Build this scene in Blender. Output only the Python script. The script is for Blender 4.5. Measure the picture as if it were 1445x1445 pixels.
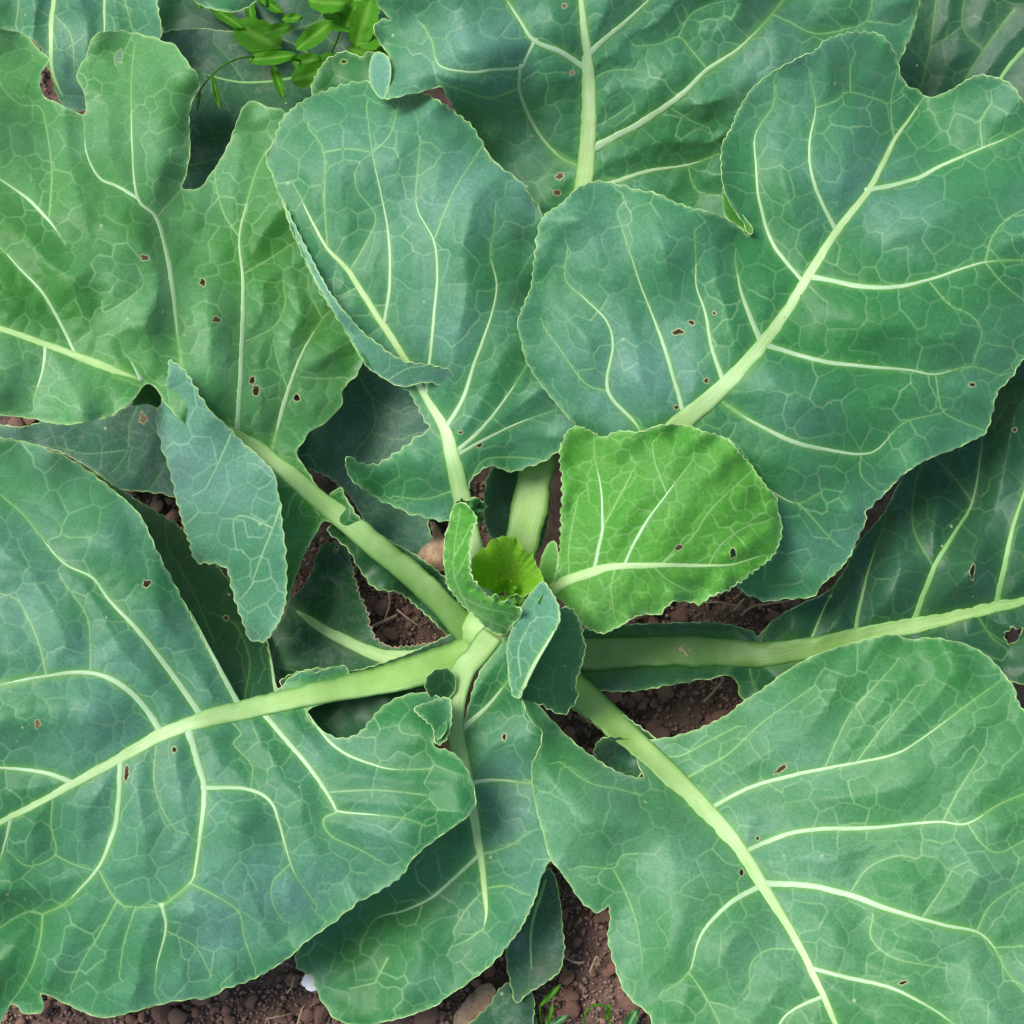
import bpy, math, random
import numpy as np
from mathutils import Vector, Matrix, kdtree
from mathutils.geometry import delaunay_2d_cdt

# ---------------------------------------------------------------- camera, sky, sun, exposure
for o in list(bpy.data.objects):
    bpy.data.objects.remove(o)
scene = bpy.context.scene
col = scene.collection
R = math.radians
random.seed(7)
rng = np.random.default_rng(7)

TILT = R(13.0)
DIST = 1.15
HALF = 0.37 / 1.15                      # tan of half the field of view
TARGET = np.array([0.0, 0.0, 0.13])
CAM = TARGET + DIST * np.array([0.0, -math.sin(TILT), math.cos(TILT)])

cam_data = bpy.data.cameras.new('camera')
cam_data.sensor_width = 36.0
cam_data.lens = 18.0 / HALF
cam_data.clip_start = 0.02
cam_data.clip_end = 200.0
cam = bpy.data.objects.new('camera', cam_data)
cam.location = Vector(CAM)
cam.rotation_euler = (TILT, 0.0, 0.0)
col.objects.link(cam)
scene.camera = cam

SUN_EL, SUN_AZ = R(58.0), R(-66.0)      # soft high light, veiled sun
world = bpy.data.worlds.new('World')
scene.world = world
world.use_nodes = True
wn = world.node_tree.nodes
wl = world.node_tree.links
wn.clear()
sky = wn.new('ShaderNodeTexSky')
sky.sky_type = 'NISHITA'
sky.sun_disc = False
sky.sun_elevation = SUN_EL
sky.sun_rotation = SUN_AZ
sky.dust_density = 2.0
bg = wn.new('ShaderNodeBackground')
bg.inputs['Strength'].default_value = 0.125
wo = wn.new('ShaderNodeOutputWorld')
wl.new(sky.outputs['Color'], bg.inputs['Color'])
wl.new(bg.outputs['Background'], wo.inputs['Surface'])

sun_data = bpy.data.lights.new('sun', 'SUN')
sun_data.energy = 2.3
sun_data.angle = R(28.0)
sun_data.color = (1.0, 0.975, 0.94)
sun = bpy.data.objects.new('sun', sun_data)
# direction the light comes from
sd = Vector((math.sin(SUN_AZ) * math.cos(SUN_EL), math.cos(SUN_AZ) * math.cos(SUN_EL), math.sin(SUN_EL)))
sun.rotation_euler = sd.to_track_quat('Z', 'Y').to_euler()
sun.location = (0, 0, 3)
col.objects.link(sun)

scene.cycles.max_bounces = 4
scene.cycles.diffuse_bounces = 2
scene.cycles.glossy_bounces = 2
scene.cycles.transmission_bounces = 3
scene.view_settings.view_transform = 'Standard'
scene.view_settings.look = 'None'
scene.view_settings.exposure = 0.86
scene.view_settings.gamma = 1.0
scene.view_settings.use_curve_mapping = False

# ---------------------------------------------------------------- helpers
ct, st = math.cos(TILT), math.sin(TILT)
def unproj(px, py, z):
    """image position (0..1445) and height above the soil -> point of the place"""
    px = np.asarray(px, float); py = np.asarray(py, float); z = np.asarray(z, float)
    a = (px - 722.5) / 722.5 * HALF
    b = -(py - 722.5) / 722.5 * HALF
    dx = a
    dy = b * ct + st
    dz = b * st - ct
    t = (z - CAM[2]) / dz
    return np.stack([CAM[0] + dx * t, CAM[1] + dy * t, CAM[2] + dz * t], -1)
PX = 0.000512                            # metres per image pixel near the leaves

def mesh_obj(name, verts, faces, mat, parent=None, attrs=None, smooth=True, offset=None):
    me = bpy.data.meshes.new(name)
    verts = np.asarray(verts, np.float64)
    if offset is not None:
        verts = verts - np.asarray(offset)
    if isinstance(faces, np.ndarray):
        nf, k = faces.shape
        me.vertices.add(len(verts)); me.loops.add(nf * k); me.polygons.add(nf)
        me.vertices.foreach_set('co', verts.astype(np.float32).ravel())
        me.loops.foreach_set('vertex_index', faces.astype(np.int32).ravel())
        me.polygons.foreach_set('loop_start', np.arange(0, nf * k, k, dtype=np.int32))
        me.polygons.foreach_set('loop_total', np.full(nf, k, dtype=np.int32))
        me.update(calc_edges=True)
    else:
        me.from_pydata([tuple(v) for v in verts], [], faces)
        me.update()
    if attrs:
        for k2, val in attrs.items():
            at = me.attributes.new(k2, 'FLOAT', 'POINT')
            at.data.foreach_set('value', np.asarray(val, np.float32))
    if smooth:
        me.polygons.foreach_set('use_smooth', np.ones(len(me.polygons), bool))
    me.materials.append(mat)
    me.validate()
    o = bpy.data.objects.new(name, me)
    col.objects.link(o)
    if parent is not None:
        o.parent = parent
    return o

def tag(o, label=None, cat=None, group=None, kind=None):
    if label: o['label'] = label
    if cat: o['category'] = cat
    if group: o['group'] = group
    if kind: o['kind'] = kind
    return o

def empty(name, loc):
    o = bpy.data.objects.new(name, None)
    o.empty_display_size = 0.02
    o.location = loc
    col.objects.link(o)
    return o

def catmull(P, closed=False, n=8):
    P = np.asarray(P, float)
    m = len(P)
    out = []
    rngi = range(m if closed else m - 1)
    for i in rngi:
        p1 = P[i]; p2 = P[(i + 1) % m]
        p0 = P[(i - 1) % m] if (closed or i > 0) else 2 * p1 - p2
        p3 = P[(i + 2) % m] if (closed or i + 2 < m) else 2 * p2 - p1
        t = np.linspace(0, 1, n, endpoint=False)[:, None]
        out.append(0.5 * (2 * p1 + (p2 - p0) * t + (2 * p0 - 5 * p1 + 4 * p2 - p3) * t**2 + (3 * p1 - p0 - 3 * p2 + p3) * t**3))
    out = np.concatenate(out)
    if not closed:
        out = np.concatenate([out, P[-1:]])
    return out

def resample(P, step, closed=False):
    Q = np.concatenate([P, P[:1]]) if closed else P
    d = np.hypot(*(np.diff(Q[:, :2], axis=0).T))
    s = np.concatenate([[0], np.cumsum(d)])
    n = max(3, int(round(s[-1] / step)))
    t = np.linspace(0, s[-1], n + 1)
    if closed: t = t[:-1]
    return np.stack([np.interp(t, s, Q[:, k]) for k in range(Q.shape[1])], -1), t

def inside(poly, pts):
    x, y = pts[:, 0], pts[:, 1]
    res = np.zeros(len(pts), bool)
    xs, ys = poly[:, 0], poly[:, 1]
    j = len(poly) - 1
    for i in range(len(poly)):
        if ys[i] != ys[j]:
            c = (ys[i] > y) != (ys[j] > y)
            xi = (xs[j] - xs[i]) * (y - ys[i]) / (ys[j] - ys[i]) + xs[i]
            res ^= c & (x < xi)
        j = i
    return res

def dist_to(pts, samples, chunk=4000):
    out = np.empty(len(pts)); idx = np.empty(len(pts), int)
    s2 = (samples**2).sum(1)
    for a in range(0, len(pts), chunk):
        p = pts[a:a + chunk]
        d = (p**2).sum(1)[:, None] + s2[None] - 2 * p @ samples.T
        k = d.argmin(1)
        idx[a:a + chunk] = k
        out[a:a + chunk] = np.sqrt(np.maximum(d[np.arange(len(p)), k], 0))
    return out, idx

def kd_dist(pts, samples):
    kd = kdtree.KDTree(len(samples))
    for i, s in enumerate(samples.tolist()):
        kd.insert((s[0], s[1], 0.0), i)
    kd.balance()
    d = np.empty(len(pts)); ix = np.empty(len(pts), int)
    for i, p in enumerate(pts.tolist()):
        r = kd.find((p[0], p[1], 0.0))
        d[i] = r[2]; ix[i] = r[1]
    return d, ix

class TPS:
    """smooth height through a handful of (x, y, height cm) marks"""
    def __init__(self, H, reg=0.002):
        H = np.asarray(H, float)
        self.c = H[:, :2] / 500.0
        n = len(H)
        K = self.k(self.c, self.c) + reg * np.eye(n)
        Pm = np.concatenate([np.ones((n, 1)), self.c], 1)
        A = np.zeros((n + 3, n + 3))
        A[:n, :n] = K; A[:n, n:] = Pm; A[n:, :n] = Pm.T
        b = np.concatenate([H[:, 2], np.zeros(3)])
        self.w = np.linalg.solve(A, b)
    @staticmethod
    def k(a, b):
        r2 = ((a[:, None] - b[None])**2).sum(-1) + 1e-12
        return 0.5 * r2 * np.log(r2)
    def __call__(self, pts):
        p = np.asarray(pts, float) / 500.0
        return self.k(p, self.c) @ self.w[:-3] + self.w[-3] + p @ self.w[-2:]

def wavefield(seed, wl, n=7):
    g = np.random.default_rng(seed)
    ang = g.uniform(0, 2 * np.pi, n); ph = g.uniform(0, 2 * np.pi, n)
    k = 2 * np.pi / (wl * g.uniform(0.7, 1.5, n))
    def f(p):
        s = 0
        for a, q, kk in zip(ang, ph, k):
            s = s + np.sin(kk * (p[:, 0] * math.cos(a) + p[:, 1] * math.sin(a)) + q)
        return s / math.sqrt(n)
    return f
# ---------------------------------------------------------------- materials
def new_mat(name):
    m = bpy.data.materials.new(name)
    m.use_nodes = True
    nt = m.node_tree
    nt.nodes.clear()
    out = nt.nodes.new('ShaderNodeOutputMaterial')
    return m, nt, out

class NT:
    def __init__(self, nt): self.nt = nt
    def n(self, t, **kw):
        x = self.nt.nodes.new(t)
        for k, v in kw.items():
            if k in x.inputs: x.inputs[k].default_value = v
            else: setattr(x, k, v)
        return x
    def l(self, a, b): self.nt.links.new(a, b)
    def mix(self, fac, a, b, blend='MIX'):
        x = self.nt.nodes.new('ShaderNodeMix'); x.data_type = 'RGBA'; x.blend_type = blend
        for inp, v in ((x.inputs[0], fac), (x.inputs[6], a), (x.inputs[7], b)):
            if isinstance(v, (int, float)): inp.default_value = v
            elif isinstance(v, tuple): inp.default_value = (*v, 1.0)
            else: self.l(v, inp)
        return x.outputs[2]
    def math(self, op, a, b=0.0, clamp=False):
        x = self.nt.nodes.new('ShaderNodeMath'); x.operation = op; x.use_clamp = clamp
        for i, v in enumerate((a, b)):
            if isinstance(v, (int, float)): x.inputs[i].default_value = v
            else: self.l(v, x.inputs[i])
        return x.outputs[0]
    def ramp(self, v, lo, hi):
        x = self.nt.nodes.new('ShaderNodeMapRange'); x.clamp = True
        x.inputs['From Min'].default_value = lo; x.inputs['From Max'].default_value = hi
        self.l(v, x.inputs['Value'])
        return x.outputs['Result']
    def noise(self, vec, scale, detail=3.0, rough=0.5):
        x = self.nt.nodes.new('ShaderNodeTexNoise')
        x.inputs['Scale'].default_value = scale; x.inputs['Detail'].default_value = detail
        x.inputs['Roughness'].default_value = rough
        self.l(vec, x.inputs['Vector'])
        return x.outputs['Fac']

def leaf_mat(name, a, b, bloom, bloom_amt=0.5, vein=(0.31, 0.52, 0.21), rough=0.53, spec=0.38, trans=0.18,
             dust=0.0, vein_amt=0.66, speck=0.5, tcol=None, sheen=0.13):
    m, nt, out = new_mat(name)
    N = NT(nt)
    tc = N.n('ShaderNodeTexCoord').outputs['Object']
    n1 = N.noise(tc, 6.0, 2.0, 0.5)
    n2 = N.noise(tc, 17.0, 3.0, 0.6)
    n3 = N.noise(tc, 480.0, 2.0, 0.65)
    base = N.mix(N.ramp(n1, 0.36, 0.64), a, b)
    n4 = N.noise(tc, 8.0, 2.0, 0.5)
    bl = N.math('MULTIPLY', N.ramp(n2, 0.22, 0.68), N.ramp(n4, 0.32, 0.66))
    base = N.mix(N.math('MULTIPLY', bl, bloom_amt), base, bloom)
    # fine mottling of the cuticle
    g = N.ramp(n3, 0.25, 0.78)
    base = N.mix(0.6, base, N.mix(g, (0.55, 0.55, 0.55), (1.35, 1.35, 1.35)), 'MULTIPLY')
    # veins carried by the blade itself
    va = N.n('ShaderNodeAttribute', attribute_name='vein').outputs['Fac']
    ha = N.n('ShaderNodeAttribute', attribute_name='halo').outputs['Fac']
    ea = N.n('ShaderNodeAttribute', attribute_name='edge').outputs['Fac']
    base = N.mix(N.math('MULTIPLY', ha, 0.7), base, (vein[0] * 0.32, vein[1] * 0.56, vein[2] * 0.20))
    base = N.mix(N.math('MULTIPLY', va, vein_amt), base, vein)
    base = N.mix(N.math('MULTIPLY', ea, 0.5), base, vein)
    # pale specks and feeding marks
    vo = N.n('ShaderNodeTexVoronoi', Scale=55.0); N.l(tc, vo.inputs['Vector'])
    sel = N.noise(tc, 14.0, 2.0)
    sp = N.math('MULTIPLY', N.math('LESS_THAN', vo.outputs['Distance'], 0.075), N.ramp(sel, 0.56, 0.62))
    base = N.mix(N.math('MULTIPLY', sp, speck), base, (0.50, 0.55, 0.25))
    vo2 = N.n('ShaderNodeTexVoronoi', Scale=90.0); N.l(tc, vo2.inputs['Vector'])
    sp2 = N.math('MULTIPLY', N.math('LESS_THAN', vo2.outputs['Distance'], 0.06), N.ramp(N.noise(tc, 11.0, 1.0), 0.55, 0.65))
    base = N.mix(N.math('MULTIPLY', sp2, 0.75), base, (0.13, 0.09, 0.05))
    if dust:
        dn = N.noise(tc, 60.0, 6.0, 0.75)
        base = N.mix(N.math('MULTIPLY', N.ramp(dn, 0.5, 0.75), dust), base, (0.36, 0.36, 0.33))
        dn2 = N.noise(tc, 22.0, 3.0, 0.6)
        base = N.mix(N.math('MULTIPLY', N.ramp(dn2, 0.6, 0.7), dust * 0.6), base, (0.24, 0.17, 0.13))
    sc_ = N.n('ShaderNodeAttribute', attribute_name='scar').outputs['Fac']
    base = N.mix(N.ramp(sc_, 0.15, 0.55), base, (0.30, 0.36, 0.13))
    base = N.mix(N.ramp(sc_, 0.85, 1.0), base, (0.26, 0.19, 0.09))
    p = N.n('ShaderNodeBsdfPrincipled')
    p.inputs['Sheen Weight'].default_value = sheen
    p.inputs['Sheen Roughness'].default_value = 0.5
    p.inputs['Sheen Tint'].default_value = (0.55, 0.75, 0.95, 1.0)
    N.l(base, p.inputs['Base Color'])
    rr = N.math('ADD', N.math('MULTIPLY', n2, 0.12), rough - 0.06)
    N.l(rr, p.inputs['Roughness'])
    p.inputs['Specular IOR Level'].default_value = spec
    bmp = N.n('ShaderNodeBump', Strength=0.22, Distance=0.0006)
    hgt = N.noise(tc, 170.0, 2.0, 0.6)
    N.l(hgt, bmp.inputs['Height'])
    N.l(bmp.outputs['Normal'], p.inputs['Normal'])
    tr = N.n('ShaderNodeBsdfTranslucent')
    N.l(N.mix(0.7, base, tcol or (0.16, 0.42, 0.03)), tr.inputs['Color'])
    ms = N.n('ShaderNodeMixShader', Fac=trans)
    N.l(p.outputs['BSDF'], ms.inputs[1]); N.l(tr.outputs['BSDF'], ms.inputs[2])
    N.l(ms.outputs['Shader'], out.inputs['Surface'])
    return m

def rib_mat(name, a, b, rough=0.5, streak=0.5, side=0.85, stalk=((0.140, 0.285, 0.036), (0.240, 0.395, 0.095))):
    m, nt, out = new_mat(name)
    N = NT(nt)
    tc = N.n('ShaderNodeTexCoord').outputs['Object']
    n1 = N.noise(tc, 30.0, 4.0, 0.6)
    cx = N.n('ShaderNodeCombineXYZ')
    N.l(N.math('MULTIPLY', N.n('ShaderNodeAttribute', attribute_name='across').outputs['Fac'], 0.42), cx.inputs[0])
    N.l(N.math('MULTIPLY', N.n('ShaderNodeAttribute', attribute_name='along').outputs['Fac'], 0.014), cx.inputs[1])
    N.l(N.n('ShaderNodeObjectInfo').outputs['Random'], cx.inputs[2])
    n2 = N.noise(cx.outputs[0], 1.0, 4.0, 0.65)
    c = N.mix(N.ramp(n1, 0.35, 0.65), a, b)
    c = N.mix(streak, c, N.mix(N.ramp(n2, 0.3, 0.7), (0.62, 0.70, 0.52), (1.22, 1.20, 1.2)), 'MULTIPLY')
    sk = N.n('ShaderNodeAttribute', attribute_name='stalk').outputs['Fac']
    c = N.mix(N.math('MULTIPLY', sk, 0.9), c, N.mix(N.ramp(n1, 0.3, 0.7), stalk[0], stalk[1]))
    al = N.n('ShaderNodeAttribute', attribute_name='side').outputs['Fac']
    c = N.mix(N.math('MULTIPLY', al, side), c, N.mix(sk, (0.15, 0.34, 0.075), (0.055, 0.170, 0.025)))  # green edges; on stalks darkened too, so colour adds the shade of roundness
    vo = N.n('ShaderNodeTexVoronoi', Scale=70.0); N.l(tc, vo.inputs['Vector'])
    sp = N.math('MULTIPLY', N.math('LESS_THAN', vo.outputs['Distance'], 0.07), N.ramp(n1, 0.56, 0.6))
    c = N.mix(N.math('MULTIPLY', sp, 0.7), c, (0.16, 0.11, 0.05))
    p = N.n('ShaderNodeBsdfPrincipled', Roughness=rough)
    N.l(c, p.inputs['Base Color'])
    p.inputs['Specular IOR Level'].default_value = 0.45
    bmp = N.n('ShaderNodeBump', Strength=0.3, Distance=0.001)
    N.l(n2, bmp.inputs['Height']); N.l(bmp.outputs['Normal'], p.inputs['Normal'])
    N.l(p.outputs['BSDF'], out.inputs['Surface'])
    return m

def plain_mat(name, a, b, scale=60.0, rough=0.7, bump=0.3, detail=5.0, dist=0.001, spec=0.3):
    m, nt, out = new_mat(name)
    N = NT(nt)
    tc = N.n('ShaderNodeTexCoord').outputs['Object']
    n1 = N.noise(tc, scale, detail, 0.65)
    n2 = N.noise(tc, scale * 6, 4.0, 0.7)
    c = N.mix(N.ramp(n1, 0.32, 0.68), a, b)
    c = N.mix(0.5, c, N.mix(n2, (0.5, 0.5, 0.5), (1.5, 1.5, 1.5)), 'MULTIPLY')
    oi = N.n('ShaderNodeObjectInfo').outputs['Random']
    c = N.mix(0.55, c, N.mix(oi, (0.6, 0.58, 0.58), (1.35, 1.3, 1.28)), 'MULTIPLY')
    p = N.n('ShaderNodeBsdfPrincipled', Roughness=rough)
    p.inputs['Specular IOR Level'].default_value = spec
    N.l(c, p.inputs['Base Color'])
    bmp = N.n('ShaderNodeBump', Strength=bump, Distance=dist)
    N.l(N.math('ADD', n1, n2), bmp.inputs['Height']); N.l(bmp.outputs['Normal'], p.inputs['Normal'])
    N.l(p.outputs['BSDF'], out.inputs['Surface'])
    return m

M = {}
M['glaucous'] = leaf_mat('glaucous_leaf', (0.022, 0.162, 0.032), (0.036, 0.190, 0.058), (0.138, 0.290, 0.235), 0.66)
M['under'] = leaf_mat('lit_leaf_underside', (0.062, 0.225, 0.100), (0.090, 0.260, 0.150), (0.185, 0.345, 0.280), 0.8, vein=(0.38, 0.56, 0.34), vein_amt=0.85)  # underside green, its colour raised to light folds that slope away from sun
M['mint'] = leaf_mat('pale_leaf', (0.026, 0.168, 0.026), (0.048, 0.208, 0.058), (0.145, 0.305, 0.190), 0.66)
M['green'] = leaf_mat('green_leaf', (0.012, 0.110, 0.010), (0.032, 0.168, 0.034), (0.115, 0.265, 0.160), 0.62)
M['fresh'] = leaf_mat('fresh_leaf', (0.024, 0.168, 0.010), (0.060, 0.235, 0.040), (0.140, 0.315, 0.165), 0.60)
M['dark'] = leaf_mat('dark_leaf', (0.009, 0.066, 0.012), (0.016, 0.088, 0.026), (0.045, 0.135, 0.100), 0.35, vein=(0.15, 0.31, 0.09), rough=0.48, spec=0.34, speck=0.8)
M['old'] = leaf_mat('old_leaf', (0.014, 0.082, 0.018), (0.028, 0.108, 0.038), (0.080, 0.150, 0.105), 0.5, vein=(0.14, 0.27, 0.11), rough=0.5, dust=0.30, trans=0.08, spec=0.2)
M['old_blue'] = leaf_mat('old_blue_leaf', (0.026, 0.112, 0.046), (0.046, 0.142, 0.078), (0.120, 0.205, 0.165), 0.6, vein=(0.20, 0.34, 0.19), rough=0.5, dust=0.28, trans=0.08, spec=0.2)
M['young'] = leaf_mat('young_leaf', (0.052, 0.245, 0.014), (0.088, 0.305, 0.032), (0.150, 0.350, 0.105), 0.55, vein=(0.34, 0.56, 0.20), rough=0.6, spec=0.25, trans=0.22, sheen=0.12)
M['heart'] = leaf_mat('heart_leaf', (0.165, 0.460, 0.014), (0.230, 0.540, 0.030), (0.230, 0.480, 0.090), 0.4, vein=(0.40, 0.62, 0.12), rough=0.55, spec=0.25, trans=0.35, tcol=(0.45, 0.70, 0.03), sheen=0.0)
M['weed'] = leaf_mat('weed_leaf', (0.036, 0.170, 0.006), (0.070, 0.250, 0.012), (0.100, 0.270, 0.030), 0.3, vein=(0.20, 0.40, 0.06), rough=0.65, spec=0.1, trans=0.3, speck=0.0, tcol=(0.22, 0.5, 0.02), sheen=0.0)
M['rib'] = rib_mat('midrib', (0.33, 0.49, 0.19), (0.42, 0.57, 0.27))
M['petiole'] = rib_mat('petiole', (0.26, 0.43, 0.12), (0.36, 0.53, 0.21), stalk=((0.075, 0.170, 0.022), (0.140, 0.255, 0.055)))
M['vein'] = rib_mat('vein', (0.28, 0.43, 0.22), (0.38, 0.53, 0.31), 0.5, 0.4, 0.6)
M['vein_dark'] = rib_mat('vein_dark', (0.16, 0.32, 0.10), (0.22, 0.40, 0.14), 0.5)
M['vein_heart'] = rib_mat('vein_heart', (0.22, 0.44, 0.06), (0.32, 0.54, 0.12), 0.5, 0.4, 0.5)
M['margin'] = rib_mat('leaf_margin', (0.27, 0.46, 0.12), (0.40, 0.56, 0.24), 0.5)
M['soil'] = plain_mat('soil', (0.115, 0.070, 0.052), (0.265, 0.170, 0.130), 40.0, 0.9, 0.8, 8.0, 0.004, 0.15)
M['clod'] = plain_mat('soil_clod', (0.130, 0.066, 0.046), (0.320, 0.180, 0.130), 90.0, 0.8, 0.6, 6.0, 0.002, 0.25)
M['crumb'] = plain_mat('soil_crumb', (0.110, 0.068, 0.050), (0.320, 0.205, 0.155), 70.0, 0.9, 0.5, 4.0, 0.002, 0.2)
M['straw'] = plain_mat('dry_straw', (0.24, 0.16, 0.09), (0.40, 0.28, 0.17), 120.0, 0.7, 0.3)
M['dry'] = plain_mat('dry_leaf', (0.17, 0.105, 0.06), (0.42, 0.30, 0.19), 90.0, 0.7, 0.9)
M['white'] = plain_mat('white_chip', (0.70, 0.68, 0.66), (0.85, 0.84, 0.82), 60.0, 0.6, 0.3)
M['brown_edge'] = plain_mat('dead_tissue', (0.34, 0.22, 0.13), (0.55, 0.42, 0.27), 200.0, 0.8, 0.3)
# ---------------------------------------------------------------- leaf builder
PLANT0 = None
_seed = [100]
def sweep(name, pts, hw, zfun, mat, parent, off, fadein=False, top=0.30, bot=0.75, lift=0.0, sides=10, groove=0.0, zext=None, fade=False, tip=False):
    """a tapered rib lying in the blade; pts in image positions, hw half width in pixels"""
    P = np.concatenate([np.asarray(pts, float), np.asarray(hw, float)[:, None]], 1)
    C, _ = resample(catmull(P, False, 10), 5.0)
    hwv = np.maximum(C[:, 2], 0.5)
    tt = np.linspace(0, 1, len(C))
    if fade: hwv = hwv * (1 - 0.75 * np.clip((tt - 0.35) / 0.65, 0, 1))
    sink = 1.1 * np.clip((tt - 0.6) / 0.4, 0, 1)**2 if fade else 0 * tt
    if tip:
        hwv = hwv * (1 - 0.6 * np.clip((tt - 0.9) / 0.1, 0, 1)); sink = sink + 0.35 * np.clip((tt - 0.93) / 0.07, 0, 1)**2
    if fade and not fadein: sink = sink + 0.5 * np.exp(-tt * len(C) * 5.0 / 4.0)
    if fade and not fadein: hwv = hwv * (1 + 0.55 * np.exp(-tt * len(C) * 5.0 / 9.0))
    if fadein:
        hwv = hwv * np.clip(0.25 + tt / 0.35, 0, 1); sink = sink + 1.0 * np.clip(1 - tt / 0.3, 0, 1)**2
    # slight natural irregularity
    g = np.random.default_rng(_seed[0]); _seed[0] += 1
    n = len(C)
    wob = np.convolve(g.normal(0, 1, n + 12), np.ones(6) / 6, 'same')[6:6 + n]
    hwv = hwv * (1 + 0.10 * wob)
    T = np.gradient(C[:, :2], axis=0)
    T /= np.linalg.norm(T, axis=1)[:, None] + 1e-9
    Nn = np.stack([-T[:, 1], T[:, 0]], -1)
    C[:, :2] += Nn * (wob * np.minimum(0.9, hwv * 0.25))[:, None]
    ang = np.linspace(0, 2 * np.pi, sides, endpoint=False)
    V = []; side = []; acr = []
    for a in ang:
        acr.append(hwv * math.cos(a))
        ca, sa = math.cos(a), math.sin(a)
        q = C[:, :2] + Nn * (hwv * ca)[:, None]
        z = zfun(q if zext is None else C[:, :2])
        if sa >= 0: dz = (top + 0.30 * np.clip((C[:, 2] - 11.0) / 7.0, 0, 1)) * hwv * sa ** 0.75 - groove * hwv * max(0.0, sa - 0.7) * 2
        else: dz = bot * hwv * sa
        z = z * 0.01 + (dz - sink) * PX + lift
        V.append(unproj(q[:, 0], q[:, 1], z))
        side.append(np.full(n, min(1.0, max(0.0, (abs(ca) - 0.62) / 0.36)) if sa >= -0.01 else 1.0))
    V = np.stack(V, 1)                    # n, sides, 3
    F = []
    for i in range(n - 1):
        for k in range(sides):
            k2 = (k + 1) % sides
            F.append((i * sides + k, i * sides + k2, (i + 1) * sides + k2, (i + 1) * sides + k))
    vv = V.reshape(-1, 3)
    sd_ = np.stack(side, 1).ravel()
    # round the ends
    c0 = V[0].mean(0); c1 = V[-1].mean(0)
    vv = np.concatenate([vv, [c0, c1]]); sd_ = np.concatenate([sd_, [0, 0]])
    i0, i1 = len(vv) - 2, len(vv) - 1
    tri = [(i0, (k + 1) % sides, k) for k in range(sides)] + [(i1, (n - 1) * sides + k, (n - 1) * sides + (k + 1) % sides) for k in range(sides)]
    stk = np.concatenate([np.repeat(np.clip((C[:, 2] - 11.0) / 7.0, 0, 1), sides), [0, 0]])
    ac = np.concatenate([np.stack(acr, 1).ravel(), [0, 0]])
    al = np.concatenate([np.repeat(np.arange(n) * 5.0, sides), [0, 5.0 * n]])
    return mesh_obj(name, vv, F + tri, mat, parent, {'side': sd_, 'stalk': stk, 'across': ac, 'along': al}, offset=off)

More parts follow.
